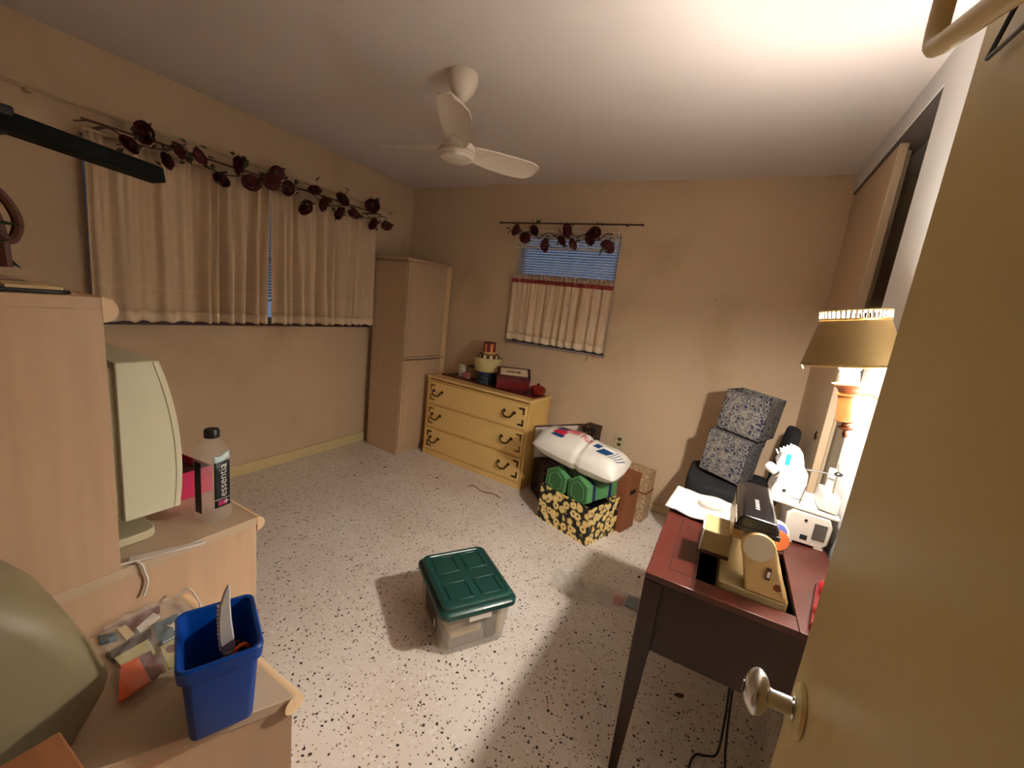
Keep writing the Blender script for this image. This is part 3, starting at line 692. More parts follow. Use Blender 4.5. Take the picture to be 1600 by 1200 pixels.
# power cords under the table
def cord(label, pts, r_=.0035):
    o = G().tube([tuple(p) for p in pts], r_, 6).build('power_cord', 'black'); return tag(o, label, 'cord')
def smooth_path(pts, n=8):
    out = []; P_ = [Vector(p) for p in pts]
    for i in range(len(P_)-1):
        p0, p1, p2, p3 = P_[max(i-1, 0)], P_[i], P_[i+1], P_[min(i+2, len(P_)-1)]
        for k in range(n):
            s = k/n; out.append(.5*((2*p1)+(-p0+p2)*s+(2*p0-5*p1+4*p2-p3)*s*s+(-p0+3*p1-3*p2+p3)*s**3))
    out.append(P_[-1]); return out
cord('black cord dropping from the sewing table and looping on the floor', smooth_path([(.19, 1.38, .478), (.20, 1.40, .35), (.215, 1.42, .18), (.22, 1.43, .03), (.19, 1.42, .006), (.155, 1.40, .006), (.14, 1.33, .006), (.15, 1.22, .006)]), .004)
cord('black cord running straight to the floor behind the looped cord', smooth_path([(.205, 1.40, .478), (.215, 1.42, .30), (.235, 1.43, .10), (.25, 1.40, .006), (.27, 1.28, .006), (.29, 1.15, .006)]), .004)

# sewing machine, hand wheel end towards the doorway
t = thing('sewing_machine', 'cream sewing machine with a black top and a big silver hand wheel', 'sewing machine', (0, 0, TZ+.001))
bed = G().prism(rrect(.092, .265, 1.262, 1.585, .012), -.055, .012).build('bed', 'olive_enamel', t, bevel=.003)
def col_ring(z, xa, xb, ya, yb): return [(xa, ya, z), (xb, ya, z), (xb, yb, z), (xa, yb, z)]
G().loft([col_ring(.012, .158, .266, 1.262, 1.345), col_ring(.09, .140, .232, 1.268, 1.345), col_ring(.17, .118, .203, 1.272, 1.36), col_ring(.196, .110, .194, 1.272, 1.36)]).build('column', 'cream_enamel', t, bevel=.006, seg=3)
G().loft([[(.098, y, .118), (.200, y, .118), (.196, y, .192), (.106, y, .192)] for y in (1.345, 1.56)]).build('arm', 'cream_enamel', t, bevel=.006, seg=3)
tc = G().loft([[(x0_, y, z) for x0_, z in ((.102, .190), (.203, .190), (.206, .205), (.196, .226), (.118, .228), (.103, .212))] for y in (1.262, 1.57)]).build('top_cover', 'black_gloss', t, bevel=.006, seg=3)
G().box(.098, .21, 1.258, 1.275, .182, .196).build('cover_lip', 'black_gloss', t, bevel=.002)
for k in range(6): G().box(.148, .158, 1.335+.014*k, 1.3385+.014*k, .2275, .2285).build('stitch_mark', 'paper_white', tc)
G().loft([[(.105, y, .045), (.165, y, .045), (.17, y, .192), (.105, y, .192)] for y in (1.50, 1.585)]).build('needle_head', 'olive_enamel', t, bevel=.006)
fp = G().box(.030, .110, 1.345, 1.47, .045, .115).build('front_panel', 'olive_enamel', t, bevel=.004)
G().box(.025, .031, 1.343, 1.472, .040, .118).build('panel_edge', 'white_plastic', fp, bevel=.002)
G().box(.022, .11, 1.342, 1.475, .038, .045).build('panel_base', 'tin_brown', fp)
hw = G().lathe([(.001, 0), (.040, 0), (.042, .003), (.042, .016), (.0395, .020), (.0375, .0195), (.001, .019)], 40).move(Matrix.Rotation(PI/2, 4, 'X')).build('hand_wheel', 'cream_enamel', t, (.166, 1.268, .152))
m_ = mat('brushed_disc', (214, 206, 190), .4, .6); nt_ = m_.node_tree; b_n = nt_.nodes['Principled BSDF']; b_n.inputs['Anisotropic'].default_value = .8
G().lathe([(.001, 0), (.0365, 0), (.0365, .002), (.001, .002)], 40).move(Matrix.Rotation(PI/2, 4, 'X')).build('silver_disc', 'brushed_disc', hw, (0, -.0188, 0))
G().box(.1995, .2085, 1.258, 1.268, .072, .092).build('rocker_switch', 'paper_white', t, bevel=.002)
G().box(.199, .209, 1.2585, 1.268, .066, .098).build('switch_frame', 'tin_brown', t)
G().lathe([(.001, 0), (.010, 0), (.010, .0015), (.001, .0015)], 20).move(Matrix.Rotation(PI/2, 4, 'X')).build('maker_badge', 'lamp_copper', t, (.232, 1.2645, .05))
G().tube([(.20, 1.262, .185), (.206, 1.2615, .16), (.222, 1.260, .10), (.25, 1.2585, .03)], .0018, 5).build('casting_line', 'beige_dark', t)

# serger behind it
t = thing('serger', 'white overlock sewing machine with a teal label near the wall', 'serger', (0, 0, TZ+.001))
prof_ = [(.290, .012), (.300, .005), (.405, .005), (.421, .022), (.424, .09), (.412, .118), (.30, .122), (.286, .10)]
bd = G().prism(prof_, 1.72, 1.90, 'y').build('base_body', 'white_plastic', t, bevel=.005)
for k in range(11): G().box(.372, .410, 1.7185, 1.7205, .034+.0056*k, .0365+.0056*k).build('vent_slot', 'dark_slot', bd, smooth=0)
G().box(.338, .360, 1.7185, 1.7205, .022, .040).build('power_socket', 'dark_slot', bd, smooth=0)
G().box(.385, .412, 1.72, 1.74, 0, .006).build('foot', 'white_bright', bd); G().box(.30, .32, 1.72, 1.74, 0, .006).build('foot', 'white_bright', bd)
G().loft([[(.225, 1.73, .13), (.23, 1.90, .13), (.435, 1.90, .13), (.437, 1.72, .118)], [(.225, 1.73, .143), (.23, 1.90, .143), (.435, 1.90, .143), (.437, 1.72, .131)]]).build('thread_tray', 'white_bright', t, bevel=.004)
G().prism([(.225, .143), (.335, .143), (.328, .245), (.30, .272), (.27, .265), (.243, .215)], 1.775, 1.90, 'y').build('head', 'white_bright', t, bevel=.006)
G().prism([(.245, .215), (.315, .265), (.30, .312), (.275, .322), (.240, .295), (.228, .25)], 1.80, 1.885, 'y').build('dial_housing', 'white_plastic', t, bevel=.005)
G().box(.252, .268, 1.7985, 1.8005, .255, .298).build('teal_label', 'teal', t, smooth=0)
for k in range(5): G().tube([(.228+.010*k, 1.83, .285+.008*k), (.220+.010*k, 1.83, .300+.008*k)], .0028, 6).build('tension_dial', 'white_bright', t)
G().lathe([(.001, 0), (.016, 0), (.018, .01), (.018, .03), (.012, .04), (.001, .042)], 16).move(Matrix.Rotation(-PI/3, 4, 'Y')).build('tension_knob', 'white_bright', t, (.232, 1.79, .225))
for k in range(4): G().tube([(.215+.008*k, 1.78, .17+.006*k), (.235+.008*k, 1.785, .20+.010*k)], .0045, 6).build('looper_post', 'chrome', t)
G().lathe([(.001, 0), (.006, 0), (.006, .002), (.001, .002)], 12).move(Matrix.Rotation(PI/2, 4, 'X')).build('screw', 'dark_slot', t, (.268, 1.774, .165))
G().lathe([(.001, 0), (.005, 0), (.005, .002), (.001, .002)], 12).move(Matrix.Rotation(PI/2, 4, 'X')).build('screw', 'dark_slot', t, (.345, 1.72, .095))
G().tube([(.318, 1.78, .262), (.404, 1.76, .272)], .003, 8).build('guide_bar', 'chrome', t)
G().tube([(.404, 1.76, .272), (.407, 1.76, .13)], .003, 8).build('guide_post', 'chrome', t)
G().ball((.406, 1.757, .277), .0105, 12, 6, (1.2, 1, .7)).build('guide_knob', 'black', t)
G().tube([(.406, 1.757, .28), (.40, 1.757, .30), (.397, 1.757, .31)], .002, 6).build('guide_tip', 'chrome', t)
G().box(.385, .405, 1.78, 1.80, .143, .285).build('antenna', 'white_bright', t, bevel=.003)
G().prism([(.372, .143), (.43, .135), (.428, .195), (.38, .20)], 1.735, 1.86, 'y').build('spool_holder', 'white_plastic', t, bevel=.004)
G().tube([(.315, 1.74, .14), (.323, 1.742, .21)], .0022, 6).build('spool_pin', 'chrome', t)
# spools on the table
t = thing('thread_spool', 'blue thread spool with a white rim behind the orange disc', 'spool', (.262, 1.665, TZ+.046), rot=(math.radians(62), 0, math.radians(10)))
G().lathe([(.001, -.030), (.040, -.030), (.042, -.026), (.042, -.010), (.033, -.006), (.033, .012), (.001, .012)], 28).build('rim', 'white_bright', t)
G().lathe([(.001, .012), (.026, .012), (.026, .018), (.001, .018)], 24).build('thread', 'blue_spool', t)
t = thing('orange_disc', 'round orange plastic disc with a tab leaning on the white serger', 'disc', (.262, 1.612, TZ+.038), rot=(math.radians(70), 0, math.radians(8)))
G().lathe([(.001, -.003), (.033, -.003), (.035, 0), (.033, .003), (.001, .003)], 32).build('disc', 'orange_plastic', t)
G().box(-.05, -.020, .010, .026, -.003, .003).build('tab', 'orange_plastic', t, bevel=.002)

# white cloth and clear disc on the table
def clothf(u, v):
    x = -.115+.30*u+.02*v; y = 1.66+.24*v-.055*u*(1-v); z = TZ+.014+.005*math.sin(9*u+2*v)*math.sin(6*v)+.004*math.sin(15*u)
    if u < .12: z = TZ+.016+.05*(.12-u)*v
    return (x, y, z)
o = tag(G().grid(clothf, 30, 18).build('white_cloth', 'white_bright', None, smooth=80, solid=.006), 'folded white cloth on the far end of the sewing table', 'cloth')
o = thing('clear_disc', 'small clear round plastic disc lying on the white cloth', 'disc', (.048, 1.785, TZ+.028))
G().lathe([(.001, 0), (.046, 0), (.047, .003), (.046, .008), (.040, .009), (.001, .006)], 28).build('rim', 'clear_disc', o)
G().lathe([(.001, .006), (.012, .006), (.012, .012), (.006, .012), (.001, .010)], 16).build('hub', 'clear_disc', o)
o = thing('pincushion', 'small red ornament with a white tip at the table edge by the door', 'ornament', (.318, 1.30, TZ+.001))
G().loft([[(-.012, -.09, 0), (.03, -.09, 0), (.075, .13, 0), (.03, .13, 0)], [(-.012, -.09, .02), (.03, -.09, .02), (.075, .13, .024), (.03, .13, .024)]]).build('base', 'burgundy', o, bevel=.004)
G().ball((.045, .085, .038), .018, 12, 8, (1, 1.6, 1)).build('body', 'red_gloss', o)
G().ball((.058, .118, .058), .009, 10, 6).build('tip', 'white_bright', o)
G().ball((.012, -.035, .03), .014, 10, 6, (1, 1.5, 1)).build('bead', 'red_gloss', o)

# ------------------------------------------------------------------ black chair with the paisley boxes
t = thing('black_chair', 'black padded office chair holding the two paisley boxes', 'chair', (.13, 2.72, 0))
g = G(); rg = []
for k, (s_, z) in enumerate(((.80, .47), (.97, .48), (1.0, .51), (1.0, .545), (.96, .565), (.86, .572), (.72, .555))):
    rg.append([(x*s_, y*s_, z+.02*abs(x)/.2*(1 if z > .5 else 0)) for x, y in rrect(-.225, .225, -.235, .235, .09, 5)])
g.loft(rg).build('seat', 'black_cloth', t)
rg = []
for k, (z, x, h) in enumerate(((.52, .215, .17), (.58, .222, .20), (.72, .235, .215), (.86, .248, .20), (.935, .256, .16), (.955, .258, .11))):
    rg.append([(x+dx, y, z) for dx, y in [(.03*math.cos(a), h*math.sin(a)) for a in [2*PI*i/20 for i in range(20)]]])
G().loft(rg).build('backrest', 'black_cloth', t)
G().tube([(0, 0, .48), (0, 0, .10)], .03, 14).build('gas_column', 'black', t)
for k in range(5):
    a = 2*PI*k/5+.3; ca, sa = math.cos(a), math.sin(a)
    lg = G().tube([(0, 0, .11), (.13*ca, .13*sa, .085), (.24*ca, .24*sa, .062)], [.024, .02, .016], 8).build('leg', 'black', t)
    G().tube([(.24*ca-.01*sa, .24*sa+.01*ca, .026), (.24*ca+.01*sa, .24*sa-.01*ca, .026)], .026, 14).build('caster', 'black', lg)
BR = (math.radians(-4), math.radians(8), math.radians(-8))
def paisley_box(label, loc, rot, w_, d_, h_, lidded):
    t = thing('paisley_box', label, 'box', loc, rot=rot, group='paisley boxes on the black chair')
    if lidded:
        G().box(-w_/2, w_/2, -d_/2, d_/2, 0, h_-.05).build('box_body', 'paisley_print', t, bevel=.002)
        G().box(-w_/2-.003, w_/2+.003, -d_/2-.003, d_/2+.003, h_-.05, h_).build('lid', 'paisley_print', t, bevel=.002)
    else:
        g = G().box(-w_/2, w_/2, -d_/2, -d_/2+.006, 0, h_).box(-w_/2, w_/2, d_/2-.006, d_/2, 0, h_).box(-w_/2, -w_/2+.006, -d_/2, d_/2, 0, h_).box(w_/2-.006, w_/2, -d_/2, d_/2, 0, h_).box(-w_/2, w_/2, -d_/2, d_/2, 0, .006)
        g.build('box_body', 'paisley_print', t)
    return t
paisley_box('grey paisley box sitting on the black chair seat, lower of the two', (.105, 2.745, .602), (0, math.radians(5), math.radians(-24)), .235, .20, .26, True)
paisley_box('open grey paisley box stacked tilted on the lower paisley box', (.155, 2.755, .874), (0, math.radians(5), math.radians(-24)), .245, .205, .235, False)

# ------------------------------------------------------------------ pile on the floor
srz = math.radians(-18)
SB = thing('sunflower_box', 'open black box printed with yellow sunflowers on the floor', 'box', (-.577, 2.40, 0), srz)
W_, D_, H_ = .43, .33, .255          # local x from -W..0, y 0..D
for a in ((-W_, 0, 0, .006, 0, H_), (-W_, 0, D_-.006, D_, 0, H_), (-W_, -W_+.006, 0.006, D_-.006, 0, H_), (-.006, 0, .006, D_-.006, 0, H_)):
    G().box(*a).build('side_panel', 'sunflower_print', SB)
G().box(-W_+.006, -.006, .006, D_-.006, 0, .006).build('bottom', 'black', SB)
def sb(x, y, z):
    c, s = math.cos(srz), math.sin(srz); return (-.577+x*c-y*s, 2.40+x*s+y*c, z)
def hexbox(label, loc, rot):
    t = thing('hexagonal_box', label, 'box', loc, rot=rot, group='green hexagonal boxes in the sunflower box')
    def hexr(r_, y): return [(r_*math.cos(PI/6+PI*k/3), y, r_*1.08*math.sin(PI/6+PI*k/3)) for k in range(6)]
    R_ = .098
    G().loft([hexr(R_-.003, .03), hexr(R_-.003, .30)]).build('body', 'green_card', t, smooth=0)
    ld = G().loft([hexr(R_, 0), hexr(R_, .05)]).build('lid', 'green_card', t, smooth=0)
    G().loft([hexr(R_-.012, -.0015), hexr(R_-.012, .001)]).build('lid_face', 'green_card_face', ld, smooth=0)
    for k in range(6):
        a = PI/6+PI*k/3; b_ = a+PI/3; p = Vector((.062*math.cos(a), -.0015, .067*math.sin(a))); q = Vector((.062*math.cos(b_), -.0015, .067*math.sin(b_)))
        G().tube([p, q], .003, 4).build('embossed_line', 'green_card', ld)
    for ya, yb in ((.055, .082), (.215, .242)): G().loft([hexr(R_-.0015, ya), hexr(R_-.0015, yb)]).build('ribbon', 'navy', t, smooth=0)
    return t
G().box(-W_+.01, -.01, .01, D_-.01, .006, .205).build('dark_filling', 'black', SB)
hexbox('green hexagonal box at the left in the sunflower box', sb(-.322, .012, .317), (0, math.radians(4), srz+math.radians(-1)))
hexbox('green hexagonal box with navy bands nearer the wall outlet', sb(-.135, .012, .319), (0, math.radians(-5), srz+math.radians(-6)))
# stuffing bag
BC = (-.755, 2.575, .540); bz = math.radians(-9)
t = thing('stuffing_bag', 'plump white printed plastic bag lying on the green boxes', 'bag', BC, rot=(math.radians(14), math.radians(6), bz))
BL, BWd, BT = .32, .150, .105
def bagf(u, v, sgn):                 # u,v in -1..1
    e = max(0, (1-abs(u)**4))*max(0, (1-abs(v)**2)); h = BT*e**.5
    h *= 1+.05*math.sin(7*u+2)+.05*math.sin(9*v*u+3*v)-.16*math.exp(-((u-.12)/.05)**2)
    wv = BWd*(1-.10*abs(u)**3)*(1-.07*math.exp(-((u-.12)/.06)**2)); lv = BL*(1-.05*v*v)
    return (u*lv, v*wv, sgn*h)
g = G(); g.grid(lambda u, v: bagf(2*u-1, 2*v-1, 1), 48, 28); g.grid(lambda u, v: bagf(2*u-1, 2*v-1, -1), 48, 28); g.build('bag_body', 'bag_white', t, smooth=80)
def patch(name, m, u0, u1, v0, v1, sk=0, lift=.0025):
    def f(a, b_):
        p = bagf(u0+(u1-u0)*a+sk*b_, v0+(v1-v0)*b_, 1); return (p[0], p[1], p[2]+lift)
    return G().grid(f, 10, 10).build(name, m, t, smooth=80)
for k, (m, v0, v1) in enumerate((('print_red', .45, .75), ('print_blue', .12, .45), ('print_red', -.28, .12), ('print_blue', -.45, -.28))): patch('printed_band', m, -.66, -.38, v0, v1, .05)
patch('printed_label', 'print_pink', -.42, -.12, .02, .62, .04, .0035)
for k in range(6): patch('printed_line', 'print_red', -.385+.04*k, -.37+.04*k, .16, .56, .04, .0042)
patch('printed_blue_patch', 'print_blue', .38, .62, -.30, .02, .10)
patch('printed_blue_patch', 'print_blue', .27, .40, -.10, .14, .05)
for k in range(4): patch('printed_line', 'print_grey', .66+.055*k, .685+.055*k, -.35, .15, .10)
for k in range(3): patch('printed_line', 'print_grey', -.84+.05*k, -.82+.05*k, .25, .5, .05)
tg = text_geo('Poly', .085)
def wrap(p):
    u = -.06+p[0]*2.0*1.0; v = -.02+p[1]*5.5; q = bagf(u, v, 1); return (q[0], q[1], q[2]+.004)
tg.v = [wrap(p) for p in tg.v]; tg.build('printed_word', 'print_red', t, smooth=0)
# things behind the sunflower box
o = tag(G().box(-.15, .15, -.13, .13, 0, .27).build('black_carton', 'leaf_black', None, (-1.03, 2.93, 0), (0, 0, math.radians(43)), bevel=.003), 'black patterned carton behind the sunflower box, under the white board', 'carton')
o = thing('picture_board', 'white board standing on the black carton behind the white bag', 'board', (-1.225, 2.905, .2715), rot=(math.radians(3), math.radians(-5), math.radians(42)))
G().box(0, .40, 0, .012, 0, .26).build('panel', 'board_white', o, bevel=.002); G().box(-.003, .403, -.002, .014, .2605, .270).build('edge_strip', 'sill_dark', o, bevel=.002)
o = thing('patterned_box', 'tall black box with brown leaf print behind the white bag', 'box', (-.845, 3.09, 0), -.15)
G().box(-.055, .055, -.06, .06, 0, .56).build('box_body', 'leaf_black', o, bevel=.002); G().box(-.058, .058, -.063, .063, .5605, .60).build('lid', 'leaf_black', o, bevel=.002)
o = thing('brown_carton', 'brown cardboard carton right behind the sunflower box', 'carton', sb(.035, .343, 0), srz)
G().box(-.30, .0, .0, .17, 0, .40).build('carton_body', 'cardboard', o, bevel=.002); G().box(-.30, .002, -.002, .08, .4005, .405).build('flap', 'cardboard', o); G().box(-.30, .002, .09, .172, .4005, .405).build('flap', 'cardboard', o)
G().box(.0, .0025, .05, .12, .27, .30).build('hand_hole', 'dark_slot', o)
o = thing('tan_carton', 'tan lace-patterned carton by the wall at the end of the pile', 'carton', (-.415, 2.975, 0), math.radians(-12))
G().box(-.12, .07, 0, .14, 0, .38).build('carton_body', 'lace_tan', o, bevel=.002); G().box(-.122, .072, -.002, .142, .22, .236).build('tape_band', 'cardboard', o)

# ------------------------------------------------------------------ storage tote with the green lid
trz = math.radians(-34.6)
t = thing('storage_tote', 'clear plastic storage tote with a dark green lid in the middle of the floor', 'tote', (-.855, 1.424, 0), trz)
def rr(hx, hy, r_): return rrect(-hx, hx, -hy, hy, r_, 5)
g = G(); g.loft([ring3(rr(.158, .138, .03), .002), ring3(rr(.163, .143, .03), .01), ring3(rr(.182, .154, .03), .205), ring3(rr(.188, .160, .03), .206), ring3(rr(.188, .160, .03), .202), ring3(rr(.180, .152, .03), .200), ring3(rr(.160, .140, .03), .012), ring3(rr(.155, .136, .03), .006)])
g.build('tub', 'tote_clear', t)
g = G(); g.loft([ring3(rr(.192, .164, .035), .198), ring3(rr(.200, .171, .038), .200), ring3(rr(.200, .171, .038), .220), ring3(rr(.194, .165, .036), .226), ring3(rr(.186, .157, .034), .229), ring3(rr(.184, .155, .034), .243), ring3(rr(.178, .149, .032), .247), ring3(rr(.166, .138, .028), .247), ring3(rr(.163, .135, .027), .2435)])
lid = g.build('lid', 'green_lid', t); TOTE = t
for x, y, w_, h_ in ((-.145, -.118, .10, .006), (-.145, .112, .10, .006), (.05, -.118, .09, .006), (.05, .112, .09, .006), (-.15, -.10, .006, .085), (-.15, .02, .006, .085), (.142, -.10, .006, .085), (.142, .02, .006, .085), (-.035, -.12, .006, .10), (.035, -.12, .006, .10), (-.035, .03, .006, .09), (.035, .03, .006, .09), (-.14, -.02, .1, .006), (-.14, .02, .1, .006), (.04, -.02, .1, .006), (.04, .02, .1, .006)):
    G().box(x, x+w_, y, y+h_, .2425, .2475).build('lid_rib', 'green_lid', lid, bevel=.0015)
G().prism([(-.045, .187), (.045, .187), (.04, .205), (-.04, .205)], .165, .176, 'x') if False else None
hg = G().box(.183, .194, -.05, .05, .168, .198).build('latch', 'board_white', t, bevel=.002)
def on_tote(x, y, z):
    c, s = math.cos(trz), math.sin(trz); return (-.855+x*c-y*s, 1.424+x*s+y*c, z)
def tote_item(name, label, cat, g, m, loc, rz_=0, bevel=.002):
    return tag(g.build(name, m, None, on_tote(*loc), (0, 0, trz+rz_), bevel=bevel), label, cat)
tote_item('paper_stack', 'grey paper stack at the bottom of the clear tote', 'papers', G().box(-.13, .14, -.11, .05, 0, .05), 'paper_grey', (0, 0, .0125))
tote_item('tan_book', 'tan book on the grey papers inside the clear tote', 'book', G().box(-.10, .11, -.09, .05, 0, .035), 'paper_tan', (.03, -.02, .063), .05)
tote_item('pale_box', 'pale pinkish box on the tan book inside the clear tote', 'box', G().box(-.09, .09, -.075, .05, 0, .055), 'board_white', (.02, -.02, .0985), -.04)
tote_item('dark_binder', 'dark grey binder upright inside the clear tote', 'binder', G().box(-.10, .12, -.025, .02, 0, .15), 'card_dark', (.02, .082, .0125), .02)
tote_item('tan_folder', 'tan folder standing at the far side inside the clear tote', 'folder', G().box(-.12, .13, -.008, .008, 0, .165), 'paper_tan', (.0, .122, .0125))
def side_y(z): return -(.143+(.154-.143)*(z-.01)/.195)-.0012
sl = G().grid(lambda u, v: (-.085+.165*u, side_y(.05+.125*v), .05+.125*v), 2, 2).build('side_label', 'card_dark', TOTE, smooth=0)
G().grid(lambda u, v: (.045+.025*u, side_y(.06+.04*v)-.0006, .06+.04*v), 1, 1).build('label_patch', 'board_white', sl, smooth=0)

# clear plastic sheet on the floor
def filmf(u, v):
    x = -.62+.46*u; y = 1.90+.18*v+.06*u-.03*math.sin(3*u)
    return (x, y, .004+.022*abs(math.sin(23*u+7*v)*math.cos(9*v+4*u))*math.exp(-((u-.12)/.2)**2)+.004*math.sin(31*u*v+2)**2)
o = thing('plastic_sheet', 'crinkled clear plastic packaging on the floor by the table leg', 'plastic', (0, 0, 0))
G().grid(filmf, 40, 16).build('film', 'clear_film', o, smooth=12)
G().box(-.235, -.175, 2.0, 2.09, .0095, .0105).build('printed_label', 'print_grey', o)
for k in range(3): G().box(-.29+.018*k, -.279+.018*k, 1.98, 2.06, .0085, .0095).build('printed_letter', 'dusty_pink', o)
for k, (x, y, s_) in enumerate(((-1.90, 2.55, .014), (-1.78, 2.40, .010), (-1.15, 2.62, .011), (-1.30, 2.50, .009), (-2.35, 2.42, .014), (-2.40, 2.15, .011), (-2.55, 2.35, .012), (-.22, 2.30, .014), (-.17, 2.0, .012), (.08, 1.62, .02), (-.5, 2.62, .012))):
    G().prism([(s_*math.cos(a)*(1+.4*math.sin(3*a+k)), s_*.5*math.sin(a)) for a in [2*PI*i/8 for i in range(8)]], .0, .003).build('debris_flake', 'debris', None, (x, y, .0002), (0, 0, k*1.1))
DL = ['dark debris flake on the floor just left of the dresser front', 'tiny dark flake on the floor before the middle of the dresser', 'dark flake on the floor off the dresser right corner', 'tiny flake on the floor ahead of the dresser right drawers', 'dark flake on the floor before the tall cabinet', 'dark flake on the floor nearer the wide window baseboard', 'dark flake on the floor between baseboard and tall cabinet', 'dark flake on the floor in the table shadow, far end', 'dark flake on the floor beside the clear plastic sheet', 'largest dark flake, on the floor under the sewing table', 'dark flake on the floor at the sunflower box corner']
for o, l_ in zip([bpy.data.objects['debris_flake'+('' if k == 0 else '.%03d' % k)] for k in range(11)], DL): tag(o, l_, 'debris', 'debris flakes on the floor')
o = tag(G().tube(smooth_path([(-1.62, 2.60, .003), (-1.60, 2.64, .003), (-1.50, 2.60, .003), (-1.40, 2.62, .003), (-1.33, 2.60, .003)]), .003, 6).build('red_thread', 'burgundy', None), 'thin dark red thread lying on the floor in front of the dresser', 'thread')

# ------------------------------------------------------------------ desk with hutch along the doorway wall
t = thing('computer_desk', 'pale maple desk carrying the hutch along the doorway wall', 'desk', (0, 0, 0))
DX1, DX0, DYf = -1.132, -2.35, .662
G().box(DX0, DX1, YF+.004, DYf, .728, .752).build('desk_top', 'maple_top', t, bevel=.0015)
G().box(DX1-.022, DX1-.001, YF+.004, DYf-.004, 0, .728).build('side_panel', 'maple', t)
G().box(DX0+.001, DX0+.022, YF+.004, DYf-.004, 0, .728).build('side_panel', 'maple', t)
G().box(DX0+.02, DX1-.02, YF+.004, YF+.016, .2, .728).build('back_panel', 'maple', t)
def bullnose(r_, x0_, x1_, y, zt):
    return G().prism([(y+r_*math.cos(a), zt-r_+r_*math.sin(a)) for a in [PI/2-PI*k/10 for k in range(11)]], x0_, x1_, 'x')
bullnose(.022, DX0, DX1+.001, DYf-.002, .753).build('bullnose_edge', 'maple_edge', t)
for xa, xb in ((DX0+.03, -1.95), (-1.56, DX1-.03)):
    pd = G().box(xa, xb, .05, DYf-.02, .04, .715).build('pedestal', 'maple', t, bevel=.002)
    for k in range(3):
        d = G().box(xa+.006, xb-.006, DYf-.02, DYf-.002, .06+.215*k, .265+.215*k).build('drawer', 'maple', pd, bevel=.002)
HX1, HX0, HYf, HZ = -1.134, -2.33, .352, 1.372
t = thing('desk_hutch', 'tall pale maple hutch standing on the desk', 'hutch', (0, 0, .7525))
G().box(HX1-.022, HX1, YF+.004, HYf, 0, HZ-.7525-.024).build('side_panel', 'maple', t)
G().box(HX0, HX0+.022, YF+.004, HYf, 0, HZ-.7525-.024).build('side_panel', 'maple', t)
G().box(HX0+.022, HX1-.022, YF+.004, YF+.012, 0, HZ-.7525-.024).build('back_panel', 'maple', t)
G().box(HX0, HX1, YF+.004, HYf, HZ-.7525-.024, HZ-.7525).build('hutch_top', 'maple', t, bevel=.001)
G().box(-1.76, -1.74, YF+.012, HYf-.01, 0, HZ-.7525-.024).build('divider', 'maple', t)
bullnose(.026, HX0, HX1+.001, HYf-.001, HZ-.7525+.001).build('bullnose_edge', 'maple_edge', t)
# near low cabinet with the slanted end
UZ = .62
poly = [(-.645, .452), (-.800, .172), (-.842, YF+.004), (-1.126, YF+.004), (-1.126, .462)]
def inset(p, d): return [(x-(d if x > -1.0 else 0), y-(d if y > .4 else 0)) for x, y in p]
t = thing('low_cabinet', 'low pale maple cabinet with a slanted end, holding the blue bin', 'cabinet', (0, 0, 0))
G().prism(poly, UZ-.024, UZ).build('cabinet_top', 'maple_top', t, bevel=.0015)
G().prism(inset(poly, .004), .0, UZ-.0245).build('body', 'maple', t)
e0, e1 = Vector((-.646, .452)), Vector((-1.126, .462))
G().tube([(e0.x, e0.y, UZ-.020), (e1.x, e1.y, UZ-.020)], .0205, 16).build('bullnose_edge', 'maple_edge', t)
# crt monitor under the hutch, turned to the room
t = thing('crt_monitor', 'beige cathode ray monitor on the desk beside the hutch panel', 'monitor', (-1.39, .30, .7535))
def crt(y, hx, z0_, z1_, r_=.02): return [(x, y, z) for x, z in rrect(-hx, hx, z0_, z1_, r_, 4)]
G().loft([crt(-.30, .10, .13, .34, .04), crt(-.18, .15, .11, .41, .03), crt(-.02, .165, .098, .445), crt(.08, .178, .085, .463), crt(.085, .180, .083, .465)]).build('housing', 'beige_plastic', t, smooth=30)
def bez(z): return .168+.040*(1-((z-.20)/.27)**2)
rings = []
for k in range(9):
    z = .078+.392*k/8; rings.append([(-.19, .085, z), (.19, .085, z), (.19, bez(z), z), (-.19, bez(z), z)])
bz_ = G().loft(rings).build('bezel', 'beige_plastic', t, bevel=.003)
G().grid(lambda u, v: (-.155+.31*u, bez(.13+.29*v)+.003, .13+.29*v), 6, 8).build('screen', 'black_gloss', bz_, smooth=80)
for sx in (-1, 1): G().tube([(.1902*sx, bez(.08+.388*k/8)-.014, .08+.388*k/8) for k in range(9)], .0014, 5).build('bezel_seam', 'beige_dark', bz_)
G().lathe([(.001, 0), (.125, 0), (.125, .018), (.10, .026), (.06, .04), (.055, .08), (.001, .085)], 32).build('stand_neck', 'beige_plastic', t, (0, .02, 0))
G().prism(rrect(-.165, .165, -.13, .16, .03), 0, .022).build('stand_base', 'beige_dark', t, bevel=.003)
for k in range(5): G().box(-.10+.0, .10, -.16+.03*k, -.15+.03*k, .425+.0, .43).build('vent_slot', 'dark_slot', t) if False else None
o = thing('keyboard', 'flat beige keyboard pushed under the monitor', 'keyboard', (-1.29, .47, .7535), .08) if False else None
